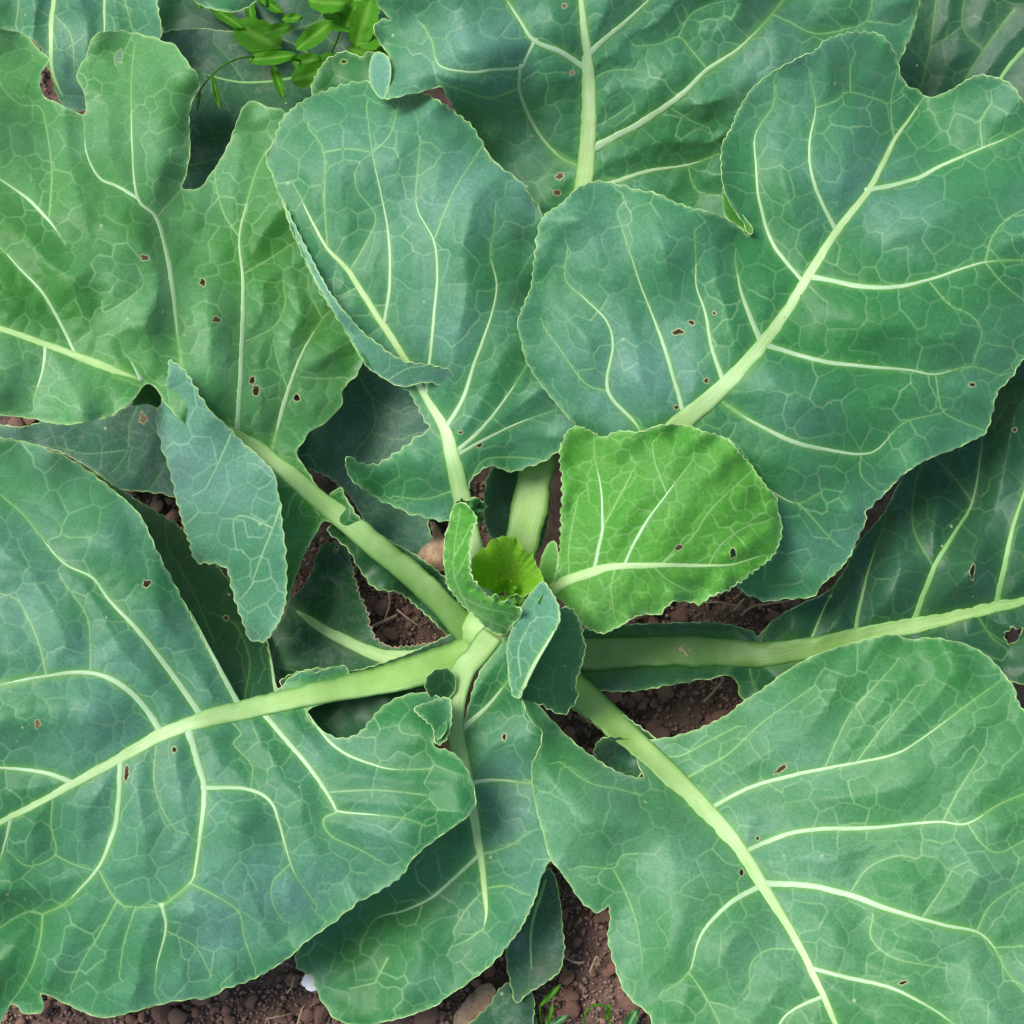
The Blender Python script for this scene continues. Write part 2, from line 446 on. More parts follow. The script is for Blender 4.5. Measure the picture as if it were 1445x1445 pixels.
def leaf(outline, H, mid=None, veins=(), mat='glaucous', parent=None, name='leaf', off=None,
         teeth=(15, 1.6), ruf=0.35, quilt=0.10, panel=0.35, holes=(), s1=70.0, s2=19.0,
         net=True, ribm='rib', veinm='vein', margin=True, grid=7.0, seed=None, mid2=None, label=None, vw=1.0, wl=150.0,
         edge_ruf=0.35, netk=1.0, margm='margin', ewl=75.0, mr=0.75, fine=0.07):
    if seed is None:
        seed = _seed[0]
    _seed[0] += 1
    g = np.random.default_rng(seed)
    tps = TPS(H); panel = panel * 1.7; ruf = ruf * 1.4; quilt = quilt * 0.85; edge_ruf = edge_ruf * 1.15
    # ---- outline with small teeth
    O, s = resample(catmull(outline, True, 10), 4.0, True)
    d = np.roll(O, -1, 0) - np.roll(O, 1, 0)
    d /= np.linalg.norm(d, axis=1)[:, None] + 1e-9
    nrm = np.stack([d[:, 1], -d[:, 0]], -1)
    area = 0.5 * np.sum(O[:, 0] * np.roll(O[:, 1], -1) - np.roll(O[:, 0], -1) * O[:, 1])
    if area < 0: nrm = -nrm
    if teeth:
        sp, am = teeth
        ph = s / sp + 0.6 * np.sin(s / 37.0 + seed) + 0.4 * np.sin(s / 91.0)
        tooth = np.maximum(0, 1 - 2.6 * np.abs((ph % 1.0) - 0.5))
        env = 0.5 + 0.5 * np.sin(s / 61.0 + 2 * seed) * np.sin(s / 143.0 + seed)
        jit = np.convolve(g.normal(0, 1, len(O)), [0.25, 0.5, 0.25], 'same')
        O = O + nrm * (1.5 * am * (tooth * (0.35 + env) - 0.3) + 0.4 * am * jit)[:, None]
    # ---- main veins as samples
    vlist = list(veins)
    mids = [m for m in (mid, mid2) if m is not None]
    main = []; mainw = []
    for (pts, hw) in mids + vlist:
        pts = np.asarray(pts, float)
        hwp = np.interp(np.linspace(0, 1, len(pts)), np.linspace(0, 1, len(hw)), hw)
        C, _ = resample(catmull(np.concatenate([pts, hwp[:, None]], 1), False, 8), 4.0)
        main.append(C[:, :2]); mainw.append(C[:, 2])
    if main:
        MV = np.concatenate(main); MW = np.concatenate(mainw)
    else:
        MV = np.array([[1e5, 1e5]]); MW = np.array([1.0])
    f1 = wavefield(seed + 1, wl); f2 = wavefield(seed + 2, ewl); f3 = wavefield(seed + 3, 58.0)
    def zs(p):
        p = np.asarray(p, float)
        de, _ = dist_to(p, O)
        dm, _ = dist_to(p, MV)
        z = tps(p)
        k = np.exp(-(de / (0.73 * ewl))**2)
        away = 1 - np.exp(-(dm / (45.0 if ewl > 50 else 12.0))**2)
        z = z + ruf * f1(p) * (0.45 + 0.55 * away) + edge_ruf * f2(p) * k * away + fine * f3(p) * away
        z = z + panel * (1 - np.exp(-(dm / 38.0)**2))
        return z
    # ---- venation network
    x0, y0 = O.min(0); x1, y1 = O.max(0)
    # nothing of the fine network is needed far outside the picture
    nx0, ny0, nx1, ny1 = max(x0, -40), max(y0, -40), min(x1, 1485), min(y1, 1485)
    ctr = np.zeros((0, 2)); cst = np.zeros(0); cw = np.zeros(0); offs = np.zeros((0, 2))
    coarse = np.zeros((0, 2))
    if net:
        def jgrid(sp, jit):
            xs = np.arange(nx0 - sp * 2, nx1 + sp * 2, sp); ys = np.arange(ny0 - sp * 2, ny1 + sp * 2, sp * 0.87)
            X, Y = np.meshgrid(xs, ys)
            X = X + (np.arange(len(ys)) % 2)[:, None] * sp * 0.5
            p = np.stack([X.ravel(), Y.ravel()], -1)
            return p + g.uniform(-jit, jit, p.shape) * sp
        cs = jgrid(s1, 0.46)
        pair = []
        for C in main:
            if len(C) < 6: continue
            Q, _ = resample(C, s1 * 0.85)
            T = np.gradient(Q, axis=0); T /= np.linalg.norm(T, axis=1)[:, None] + 1e-9
            Nn = np.stack([-T[:, 1], T[:, 0]], -1)
            Q = Q + g.normal(0, 2, Q.shape)
            pair += [Q + Nn * s1 * 0.42, Q - Nn * s1 * 0.42]
        if pair:
            pair = np.concatenate(pair)
            dd, _ = dist_to(cs, pair)
            cs = np.concatenate([cs[dd > s1 * 0.62], pair])
        ms_ = jgrid(s1 * 0.56, 0.50)
        _, mlab = dist_to(ms_, cs)
        fs = jgrid(s2, 0.60)
        fs = fs[inside(O, fs) | (dist_to(fs, O)[0] < s2 * 1.5)]
        _, flab = dist_to(fs, ms_)
        lab = mlab[flab]
        r = delaunay_2d_cdt([Vector(p) for p in fs.tolist()], [], [], 0, 1e-6)
        vo = np.array([v[:] for v in r[0]]); tri = np.array(r[2])
        orig = np.array([x[0] if len(x) else 0 for x in r[3]])
        A, B, C3 = vo[tri[:, 0]], vo[tri[:, 1]], vo[tri[:, 2]]
        cen = (A + B + C3) / 3.0
        edges = {}
        for t, (i, j, k) in enumerate(tri.tolist()):
            for a, b in ((i, j), (j, k), (k, i)):
                edges.setdefault((min(a, b), max(a, b)), []).append(t)
        # smooth the larger veins into flowing lines, the rest follows a little
        nb_big = {}; nb_all = {}; nb_top = {}
        for (a, b), ts in edges.items():
            if len(ts) != 2: continue
            t0, t1 = ts
            nb_all.setdefault(t0, []).append(t1); nb_all.setdefault(t1, []).append(t0)
            if lab[orig[a]] != lab[orig[b]]: nb_top[t0] = 1; nb_top[t1] = 1
            if flab[orig[a]] != flab[orig[b]]:
                nb_big.setdefault(t0, []).append(t1); nb_big.setdefault(t1, []).append(t0)
        for it in range(5):
            new = cen.copy()
            for t, nbs in nb_big.items():
                if len(nbs) == 2: new[t] = 0.35 * cen[t] + 0.65 * cen[nbs].mean(0)
                elif len(nbs) == 3: new[t] = 0.7 * cen[t] + 0.3 * cen[nbs].mean(0)
            if it < 2:
                for t, nbs in nb_all.items():
                    if t not in nb_big: new[t] = 0.7 * cen[t] + 0.3 * cen[nbs].mean(0)
            cen = new
        segs = []
        for (a, b), ts in edges.items():
            if len(ts) != 2: continue
            p, q = cen[ts[0]], cen[ts[1]]
            L = math.hypot(*(q - p))
            if L > 3 * s2: continue
            ca_, cb_ = lab[orig[a]], lab[orig[b]]
            if ca_ != cb_:
                lev = 2
                h_ = (min(ca_, cb_) * 7919 + max(ca_, cb_) * 104729 + seed) % 100
                if h_ < 7: continue
                stg = 0.22 + 0.38 * h_ / 100.0
            elif flab[orig[a]] != flab[orig[b]]:
                lev = 1
                fa, fb = flab[orig[a]], flab[orig[b]]
                h_ = (min(fa, fb) * 7919 + max(fa, fb) * 104729 + seed) % 100
                if h_ < 24: continue
                stg = 0.13 + 0.22 * h_ / 100.0
            else:
                lev = 0
                if g.random() < 0.45: continue
                stg = g.uniform(0.08, 0.20)
            segs.append((p, q, L, lev, stg))
        c_l, st_l, w_l, of_l = [], [], [], []
        for p, q, L, lev, stg in segs:
            n = max(2, int(math.ceil(L / 2.6)) + 1)
            t = np.linspace(0, 1, n)
            dirv = (q - p) / (L + 1e-9); nv = np.array([-dirv[1], dirv[0]])
            bow = g.normal(0, 0.06) * L
            pp = p + (q - p) * t[:, None] + nv * (bow * 4 * t * (1 - t))[:, None]
            w = (1.3, 1.7, 2.1)[lev] * netk
            sgth = stg
            c_l.append(pp); st_l.append(np.full(n, sgth)); w_l.append(np.full(n, w))
            of_l += [pp + nv * w, pp - nv * w]
        # traced veins are carried on by the net: each runs on to the nearest node ahead of its end
        tn = cen[list(nb_top.keys())] if nb_top else np.zeros((0, 2))
        for (pts_, hw_) in list(veins) + mids:
            pts_ = np.asarray(pts_, float)
            hwp = np.interp(np.linspace(0, 1, len(pts_)), np.linspace(0, 1, len(hw_)), hw_)
            C = catmull(np.concatenate([pts_, hwp[:, None]], 1), False, 8)
            e = C[-1, :2]; dv = e - C[-4, :2]; dv /= np.linalg.norm(dv) + 1e-9
            if len(tn):
                d2 = tn - e; dl_ = np.linalg.norm(d2, axis=1)
                ok_ = (dl_ < 70) & (dl_ > 6) & ((d2 @ dv) > 0.55 * dl_)
                if ok_.any():
                    k_ = np.where(ok_)[0][dl_[ok_].argmin()]
                    C = np.concatenate([C, [[*tn[k_], 1.0]]])
            C, _ = resample(C, 2.6)
            T = np.gradient(C[:, :2], axis=0); T /= np.linalg.norm(T, axis=1)[:, None] + 1e-9
            Nn = np.stack([-T[:, 1], T[:, 0]], -1)
            nn_ = len(C); tt = np.linspace(0, 1, nn_)
            w = np.clip(C[:, 2] * 0.9, 1.7, 4.0) * (1 - 0.25 * tt)
            c_l.append(C[:, :2]); st_l.append(1.0 - 0.28 * tt); w_l.append(w)
            of_l += [C[:, :2] + Nn * w[:, None], C[:, :2] - Nn * w[:, None]]
        ctr = np.concatenate(c_l); cst = np.concatenate(st_l) * 1.0; cw = np.concatenate(w_l); offs = np.concatenate(of_l)
        # clip to the blade
        ok = inside(O, ctr); ctr, cst, cw = ctr[ok], cst[ok], cw[ok]
        # thin out duplicates at the nodes, strongest first
        o_ = np.argsort(-cst); ctr, cst, cw = ctr[o_], cst[o_], cw[o_]
        key = np.round(ctr / 1.6).astype(int)
        _, u = np.unique(key[:, 0] * 100000 + key[:, 1], return_index=True)
        ctr, cst, cw = ctr[u], cst[u], cw[u]
        offs = offs[inside(O, offs)]
        dd, ii = kd_dist(offs, ctr)
        offs = offs[dd > 0.80 * cw[ii]]
        key = np.round(offs / 1.6).astype(int)
        _, u = np.unique(key[:, 0] * 100000 + key[:, 1], return_index=True)
        offs = offs[u]
        coarse = ctr[cst > 0.17]
        fm = wavefield(seed + 5, 130.0)
        cst = cst * np.where(cst < 0.64, np.clip(0.82 + 0.36 * fm(ctr), 0.25, 1.25), 1.0)
    # ---- plain fill points
    xs = np.arange(x0, x1, grid); ys = np.arange(y0, y1, grid * 0.87)
    X, Y = np.meshgrid(xs, ys); X = X + (np.arange(len(ys)) % 2)[:, None] * grid / 2
    gp = np.stack([X.ravel(), Y.ravel()], -1)
    gp = gp[inside(O, gp)]
    far = (gp[:, 0] < -45) | (gp[:, 0] > 1490) | (gp[:, 1] < -45) | (gp[:, 1] > 1490)
    gp = gp[~far | (g.random(len(gp)) < 0.15)]
    if len(ctr):
        allc = np.concatenate([ctr, offs])
        dd, _ = kd_dist(gp, allc)
        gp = gp[dd > 2.9]
    pts = np.concatenate([ctr, offs, gp]) if len(ctr) else gp
    val = np.concatenate([cst, np.zeros(len(offs) + len(gp))]) if len(ctr) else np.zeros(len(gp))
    dO, _ = dist_to(pts, O)
    k = dO > 2.2
    pts, val = pts[k], val[k]
    # ---- holes
    hl = []
    for h in holes:
        hx, hy, rx, ry = h[0], h[1], h[2] * 0.82, h[3] * 0.82; an = h[4] if len(h) > 4 else 0.0
        n = 12
        a = np.linspace(0, 2 * np.pi, n, endpoint=False)
        rad = 1 + 0.22 * g.normal(0, 1, n)
        lx, ly = rx * np.cos(a) * rad, ry * np.sin(a) * rad
        hp = np.stack([hx + lx * math.cos(an) - ly * math.sin(an), hy + lx * math.sin(an) + ly * math.cos(an)], -1)
        hl.append(hp)
        cpt = np.array([hx, hy])
        rr_ = np.linalg.norm(hp - cpt, axis=1)[:, None]
        for ex in (1.6, 3.6):
            ring_ = hp + (hp - cpt) / (rr_ + 1e-9) * ex
            pts = np.concatenate([pts, ring_]); val = np.concatenate([val, np.zeros(len(ring_))])
        dd, _ = dist_to(pts, hp)
        k = ~inside(hp, pts) & (dd > 1.0)
        pts, val = pts[k], val[k]
    allp = [O] + hl + [pts]
    ed = []; b = 0
    for L in [O] + hl:
        n = len(L)
        ed += [(b + i, b + (i + 1) % n) for i in range(n)]
        b += n
    P = np.concatenate(allp)
    v0 = np.concatenate([np.zeros(b), val])
    r = delaunay_2d_cdt([Vector(p) for p in P.tolist()], ed, [], 0, 1e-4)
    vo = np.array([v[:] for v in r[0]]); tri = np.array(r[2])
    cen = vo[tri].mean(1)
    keep = inside(O, cen)
    for hp in hl:
        keep &= ~inside(hp, cen)
    tri = tri[keep]
    src = np.array([x[0] if len(x) else -1 for x in r[3]])
    vv = np.where(src >= 0, v0[np.maximum(src, 0)], 0.0)
    # consistent winding, facing up
    a_, b_, c_ = vo[tri[:, 0]], vo[tri[:, 1]], vo[tri[:, 2]]
    cr = (b_[:, 0] - a_[:, 0]) * (c_[:, 1] - a_[:, 1]) - (b_[:, 1] - a_[:, 1]) * (c_[:, 0] - a_[:, 0])
    tri[cr > 0] = tri[cr > 0][:, ::-1]
    tri = tri[np.abs(cr) > 1e-7]
    # ---- heights
    z = zs(vo)
    dm, im = dist_to(vo, MV)
    if len(coarse):
        dc, _ = kd_dist(vo, coarse)
        dq = np.minimum(dc, dm)
    else:
        dq = dm
    z = z + quilt * (1 - np.exp(-(dq / 11.0)**2)) - 0.008 * vv * (quilt > 0)
    mw = MW[im]
    halo = np.clip(1 - (dm - mw * 0.8) / (2.5 + mw * 0.9), 0, 1)**1.2
    halo *= np.clip(mw / 4.0, 0.35, 1.0)
    dO, _ = dist_to(vo, O)
    edge = np.clip(1 - dO / 3.5, 0, 1) * 0.8
    scar = np.zeros(len(vo))
    for hp in hl:
        dd, _ = dist_to(vo, hp)
        scar = np.maximum(scar, np.clip(1.05 - dd / 2.2, 0, 1))
    V = unproj(vo[:, 0], vo[:, 1], z * 0.01)
    ob = mesh_obj(name, V, tri, M[mat], parent, {'vein': vv, 'halo': halo, 'edge': edge, 'scar': scar}, offset=off)
    if label: ob['label'] = label
    # ---- ribs
    for m in mids:
        p_, hw = m
        hwp = np.interp(np.linspace(0, 1, len(p_)), np.linspace(0, 1, len(hw)), hw) if len(hw) != len(p_) else hw
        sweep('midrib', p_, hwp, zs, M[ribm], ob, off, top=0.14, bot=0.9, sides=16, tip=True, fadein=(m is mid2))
    for p_, hw in vlist:
        if net and max(hw) < 2.9: continue
        hwp = np.interp(np.linspace(0, 1, len(p_)), np.linspace(0, 1, len(hw)), hw)
        loose = all(np.min(np.hypot(*(m_ - np.asarray(p_[0], float)).T)) > 9 for m_, (q_, _h) in zip(main, mids + vlist) if q_ is not p_) if len(main) > 1 else False
        if not loose:
            a_0 = np.asarray(p_[0], float); a_1 = np.asarray(p_[1], float)
            a_2 = a_0 - (a_1 - a_0) / (np.linalg.norm(a_1 - a_0) + 1e-9) * 5.0
            p_ = [tuple(a_2)] + list(p_[1:])
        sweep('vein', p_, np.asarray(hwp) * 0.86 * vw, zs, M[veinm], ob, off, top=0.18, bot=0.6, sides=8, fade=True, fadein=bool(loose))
    if margin:
        n = len(O); rpx = mr
        zc = zs(O) * 0.01
        d = np.roll(O, -1, 0) - np.roll(O, 1, 0); d /= np.linalg.norm(d, axis=1)[:, None] + 1e-9
        nn = np.stack([-d[:, 1], d[:, 0]], -1)
        rr = rpx * (0.7 + 0.9 * g.random(n) ** 2)
        ring = []
        for a in np.linspace(0, 2 * np.pi, 5, endpoint=False):
            q = O + nn * (rr * math.cos(a))[:, None]
            ring.append(unproj(q[:, 0], q[:, 1], zc + rr * PX * 0.9 * math.sin(a)))
        Vm = np.stack(ring, 1).reshape(-1, 3)
        ii = np.arange(n)[:, None]; kk = np.arange(5)[None]
        i2 = (ii + 1) % n; k2 = (kk + 1) % 5
        F = np.stack([ii * 5 + kk, ii * 5 + k2, i2 * 5 + k2, i2 * 5 + kk], -1).reshape(-1, 4)
        mesh_obj('margin', Vm, F, M[margm], ob, offset=off)
    ob['_z'] = 0
    del ob['_z']
    return ob, zs

def cup_leaf(cx, cy, t0, t1, r0, r1, z0, z1, mat, rim=4.0, rimz=0.5, seed=1, ax=1.0, ay=1.0, tm=None, label=None, nlat=5, zexp=1.3):
    """young leaf standing as a curved wall round the growing point, frilled at its rim"""
    n, m = 120, 30
    g = np.random.default_rng(seed)
    th = np.radians(np.linspace(t0, t1, n)); v = np.linspace(0, 1, m)
    T, Vv = np.meshgrid(th, v, indexing='ij')
    fr = np.linspace(0, 1, n)
    prof = np.sin(np.pi * np.clip(fr, 0.02, 0.98)) ** 0.35         # lower towards its two ends
    ph = g.uniform(0, 6.28, 6)
    def rnoise(w_):
        q_ = np.convolve(g.normal(0, 1, n + 4 * w_), np.hanning(2 * w_ + 1), 'same')[2 * w_:2 * w_ + n]
        return q_ / (q_.std() + 1e-9)
    fril = 0.5 * rnoise(3) + 1.0 * rnoise(9)
    filz = 0.5 * rnoise(3) + 1.0 * rnoise(8)
    puck = np.sin(9 * T + 7 * Vv + ph[1]) * np.sin(8 * Vv + 5 * T + ph[2])
    Rr = r0 + (r1 - r0) * Vv ** 0.8 * (0.75 + 0.25 * prof[:, None]) + rim * fril[:, None] * Vv ** 3 + 1.3 * puck * Vv * (1 - 0.5 * Vv)
    Z = z0 + (z1 - z0) * Vv ** zexp * (0.55 + 0.45 * prof[:, None]) + rimz * filz[:, None] * Vv ** 5
    px = cx + Rr * np.cos(T) * ax; py = cy + Rr * np.sin(T) * ay
    W = unproj(px.ravel(), py.ravel(), Z.ravel() * 0.01)
    i = np.arange(n * m).reshape(n, m)
    F = np.stack([i[:-1, :-1].ravel(), i[1:, :-1].ravel(), i[1:, 1:].ravel(), i[:-1, 1:].ravel()], -1)
    # ribs: a middle one and pairs leaving it
    tmid = math.radians(tm if tm is not None else 0.5 * (t0 + t1))
    dT = np.abs(T - tmid)
    ve = np.exp(-(dT * Rr / 1.6) ** 2)
    for k in range(nlat):
        vk = 0.10 + 0.16 * k
        ve = np.maximum(ve, 0.75 * np.exp(-((Vv - vk - 0.75 * dT) * 22) ** 2) * (Vv > vk))
    ed = np.clip((Vv - 0.93) / 0.07, 0, 1)
    z_ = np.zeros(n * m)
    ob = mesh_obj('leaf', W, F, M[mat], plant, {'vein': ve.ravel() * 0.8, 'halo': z_, 'edge': ed.ravel() * 1.3, 'scar': z_}, offset=OFF)
    if label: ob['label'] = label
    return ob
# ---------------------------------------------------------------- the plant
STEM = unproj(690, 895, 0.0)
plant = empty('cabbage_plant', Vector(STEM))
tag(plant, 'broad-leaved blue-green cabbage plant filling the picture, bright curled heart in its middle', 'plant')
OFF = STEM

# stem
def build_stem():
    n = 20; rings = []
    prof = [(-0.02, 0.026), (0.0, 0.024), (0.03, 0.021), (0.06, 0.021), (0.09, 0.023), (0.108, 0.022), (0.118, 0.017), (0.123, 0.009)]
    base = unproj(690, 895, 0.0); top = unproj(700, 885, 0.12)
    V = []; F = []
    for k, (z, r) in enumerate(prof):
        t = np.clip(z / 0.12, 0, 1); c = base * (1 - t) + top * t
        for i in range(n):
            a = 2 * math.pi * i / n
            rr = r * (1 + 0.08 * math.sin(3 * a + k) + 0.05 * math.sin(5 * a + 2 * k))
            V.append((c[0] + rr * math.cos(a), c[1] + rr * math.sin(a), z))
    for k in range(len(prof) - 1):
        for i in range(n):
            j = (i + 1) % n
            F.append((k * n + i, k * n + j, (k + 1) * n + j, (k + 1) * n + i))
    F.append(tuple((len(prof) - 1) * n + i for i in range(n)))
    return mesh_obj('stem', V, F, M['petiole'], plant, offset=OFF)
build_stem()

def L(*a, **k):
    k.setdefault('parent', plant); k.setdefault('off', OFF)
    return leaf(*a, **k)

# ---- upper right big leaf
right_top, _ = L(
 [(765,308),(794,287),(815,265),(840,256),(870,260),(900,268),(923,273),(940,280),(955,287),(975,293),(995,298),(1012,303),(1026,309),(1044,321),(1055,331),(1049,316),(1038,300),(1028,283),(1020,260),(1018,235),(1019,206),(1030,185),(1040,160),(1055,135),(1073,114),(1107,92),(1130,80),(1150,72),(1166,57),(1200,46),(1235,48),(1252,58),(1265,80),(1270,103),(1280,120),(1297,128),(1310,138),(1335,130),(1350,122),(1378,106),(1400,108),(1420,115),(1435,128),(1445,143),(1500,190),(1540,280),(1530,400),(1490,460),(1445,506),(1432,525),(1420,540),(1406,556),(1400,585),(1390,611),(1370,622),(1351,632),(1310,648),(1275,670),(1250,695),(1222,722),(1222,732),(1213,753),(1198,787),(1180,808),(1160,825),(1147,842),(1110,845),(1083,848),(1055,838),(1038,824),(1000,780),(950,720),(900,670),(860,640),(815,602),(790,575),(765,545),(744,513),(735,480),(731,452),(748,410),(753,380),(757,346)],
 [(790,760,12),(870,690,17),(958,600,20),(1076,486,21.5),(1184,322,21.5),(1262,197,20),(1302,137,19),(745,460,20.5),(840,270,23.0),(900,420,22.2),(1000,300,24),(1045,335,21.6),(1020,240,21.8),(1100,110,23.5),(1200,60,23),(1240,55,21.5),(1150,230,23.0),(1400,115,21),(1480,250,20),(1500,420,18),(1400,370,21.5),(1390,600,17.5),(1300,500,20.6),(1230,715,16),(1150,640,19.2),(1080,845,13.5),(1040,820,14)],
 mid=([(800,760),(870,690),(915,645),(958,600),(1000,565),(1040,527),(1076,486),(1110,440),(1142,387),(1184,322),(1226,268),(1262,199),(1285,165),(1302,139)],[18,18,17,15,13,11,9.5,8,6.8,5.6,4.6,3.6,2.6,1.4]),
 veins=[
  ([(1180,326),(1150,262),(1142,207),(1151,152),(1142,105)],[3.6,2.8,2.4,1.6]),
  ([(1151,152),(1180,142),(1200,130),(1257,147)],[1.8,1.8,1.6]),
  ([(1200,130),(1200,95),(1207,75)],[1.6,1.0]),
  ([(1262,199),(1257,147),(1265,105)],[2.2,1.2]),
  ([(1135,398),(1092,346),(1072,285),(1067,235),(1066,190),(1090,150),(1093,125)],[3.6,3,2.6,2,1.4]),
  ([(1072,478),(1050,425),(1040,385),(1037,360)],[4.5,3,2.0]),
  ([(1021,540),(1005,490),(995,440),(983,405),(982,370),(980,325)],[4.2,3,2.2,1.5]),
  ([(967,590),(943,507),(925,455),(905,405),(890,360),(870,300)],[4,3,2,1.4]),
  ([(905,640),(900,602),(858,552),(865,487),(855,452),(826,422),(798,394),(800,355)],[4,3.4,2.2,2,1.4]),
  ([(858,552),(825,540),(787,488),(768,462)],[2.2,1.4]),
  ([(1225,268),(1287,254),(1325,235),(1386,209),(1420,195),(1470,168)],[4,3,2.2]),
  ([(1386,209),(1384,170),(1400,145)],[1.6,1.1]),
  ([(1148,391),(1210,403),(1260,405),(1310,395),(1390,370),(1470,367)],[4.5,4,3,2.2]),
  ([(1390,370),(1400,335),(1420,310),(1450,293)],[2.2,1.5]),
  ([(1390,370),(1415,400),(1450,428)],[2,1.4]),
  ([(1310,396),(1340,430),(1370,445),(1385,470),(1372,517)],[1.7,1.5,1.4]),
  ([(1080,486),(1140,505),(1200,515),(1280,522),(1320,528),(1370,517),(1412,530)],[4.5,3.4,2.4,1.6]),
  ([(1320,528),(1328,575),(1345,590),(1390,608)],[1.8,1.2]),
  ([(1020,568),(1070,600),(1125,625),(1180,637),(1215,641),(1240,633),(1275,597),(1328,583)],[4.6,4,3.2,2,1.4]),
  ([(1215,641),(1215,670),(1238,694)],[1.7,1.2]),
  ([(965,615),(1030,665),(1090,695),(1127,710),(1165,690)],[3.6,2.6,1.6]),
  ([(1127,710),(1150,735),(1180,770)],[2,1.2]),
 ],
 holes=[(957,468,8,5),(976,455,5,2.5,0.3),(997,537,3.5,4),(955,575,4,3),(1008,442,3,2,0.4),(1372,543,4.5,3)],
 mat='glaucous', quilt=0.10, ruf=0.40)
# the turned-in lower margin of its upper lobe
L([(1021,262),(1034,285),(1050,306),(1062,322),(1060,331),(1046,322),(1030,312),(1022,300),(1020,280)],
  [(1021,262,21.5),(1050,306,21.9),(1062,328,21.8),(1028,308,20.2),(1021,285,20.4)],
  mat='young', parent=right_top, name='folded_margin', net=False, grid=5, quilt=0, panel=0, ruf=0.05, edge_ruf=0.05, teeth=None)

# ---- middle upper leaf
mid_top, _ = L(
 [(812,600),(806,612),(784,639),(770,650),(755,655),(722,666),(694,657),(675,668),(663,682),(660,705),(652,728),(635,735),(600,730),(563,718),(520,695),(494,673),(487,650),(497,645),(507,653),(530,656),(549,646),(570,632),(594,614),(606,605),(596,585),(580,556),(566,545),(540,532),(514,511),(490,470),(452,410),(435,377),(410,322),(400,290),(385,250),(375,222),(386,200),(396,174),(405,160),(424,145),(445,133),(464,126),(490,118),(515,115),(545,120),(575,124),(602,133),(628,149),(650,165),(670,183),(682,204),(695,225),(711,239),(733,254),(750,278),(765,305),(772,400),(760,480),(785,560)],
 [(690,860,11.2),(672,790,12.8),(655,705,14.5),(640,650,15.5),(627,605,16),(590,565,16.0),(572,508,16.8),(505,405,18),(450,340,18.5),(400,280,18.5),(377,222,18),(420,150,18.4),(520,118,17.8),(480,230,20),(600,200,21),(620,400,19.8),(700,300,20.5),(750,280,18.8),(700,480,18.8),(770,420,17.6),(740,560,17),(800,605,15.8),(720,660,14.5),(490,655,16.2),(540,690,13.5),(600,690,13.8),(600,620,15.4),(635,735,12.5),(680,205,19.5),(560,320,19.4)],
 mid=([(690,860),(672,790),(652,705),(640,650),(627,605),(600,560),(572,508),(545,465),(507,407),(490,380),(462,350),(438,308),(420,270)],[15,15,13,12,8,5,4.8,5,4.2,3.6,2.6,1.8,1]),
 veins=[
  ([(627,606),(652,565),(672,507),(694,445),(701,401),(692,360),(697,325),(699,295)],[4,3.2,2.6,2,1.4]),
  ([(643,638),(680,605),(715,560),(745,512)],[3.6,2.8,1.8]),
  ([(646,642),(690,617),(739,594),(785,578)],[3.2,2.2,1.3]),
  ([(600,560),(606,515),(612,450),(617,390),(612,340),(590,298),(587,265),(593,200)],[3.2,2.6,2,1.3]),
  ([(612,340),(640,270),(680,207)],[2,1.2]),
  ([(541,462),(550,400),(548,330),(537,270),(525,215),(517,150)],[3.2,2.4,1.8,1.2]),
  ([(525,215),(550,190),(563,145)],[1.5,1]),
  ([(492,384),(515,345),(530,305),(505,270),(500,245)],[2.4,1.6,1.2]),
  ([(462,350),(458,290),(457,215),(435,180)],[2.2,1.7,1.1]),
  ([(457,215),(490,210),(525,215)],[1.2,1.2]),
  ([(645,690),(600,704),(555,700)],[2.4,1.2]),
  ([(660,685),(682,650),(720,645),(762,648)],[2.2,1.6,1]),
  ([(505,405),(475,418),(470,395)],[1.6,1.2]),
 ],
 holes=[(676,628,5,4),(650,610,3,2)],
 mat='glaucous', quilt=0.09, ruf=0.30, teeth=(16,2.2))
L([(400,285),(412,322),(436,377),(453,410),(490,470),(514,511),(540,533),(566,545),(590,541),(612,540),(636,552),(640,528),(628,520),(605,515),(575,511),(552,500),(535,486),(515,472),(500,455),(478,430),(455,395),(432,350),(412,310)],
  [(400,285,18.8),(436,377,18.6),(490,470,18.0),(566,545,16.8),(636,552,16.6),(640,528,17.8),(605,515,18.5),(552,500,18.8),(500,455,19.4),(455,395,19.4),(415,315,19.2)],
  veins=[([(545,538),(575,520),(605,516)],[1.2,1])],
  mat='under', parent=mid_top, name='folded_margin', net=True, grid=6, quilt=0.03, panel=0, ruf=0.08, edge_ruf=0.1, teeth=(14,1.4))

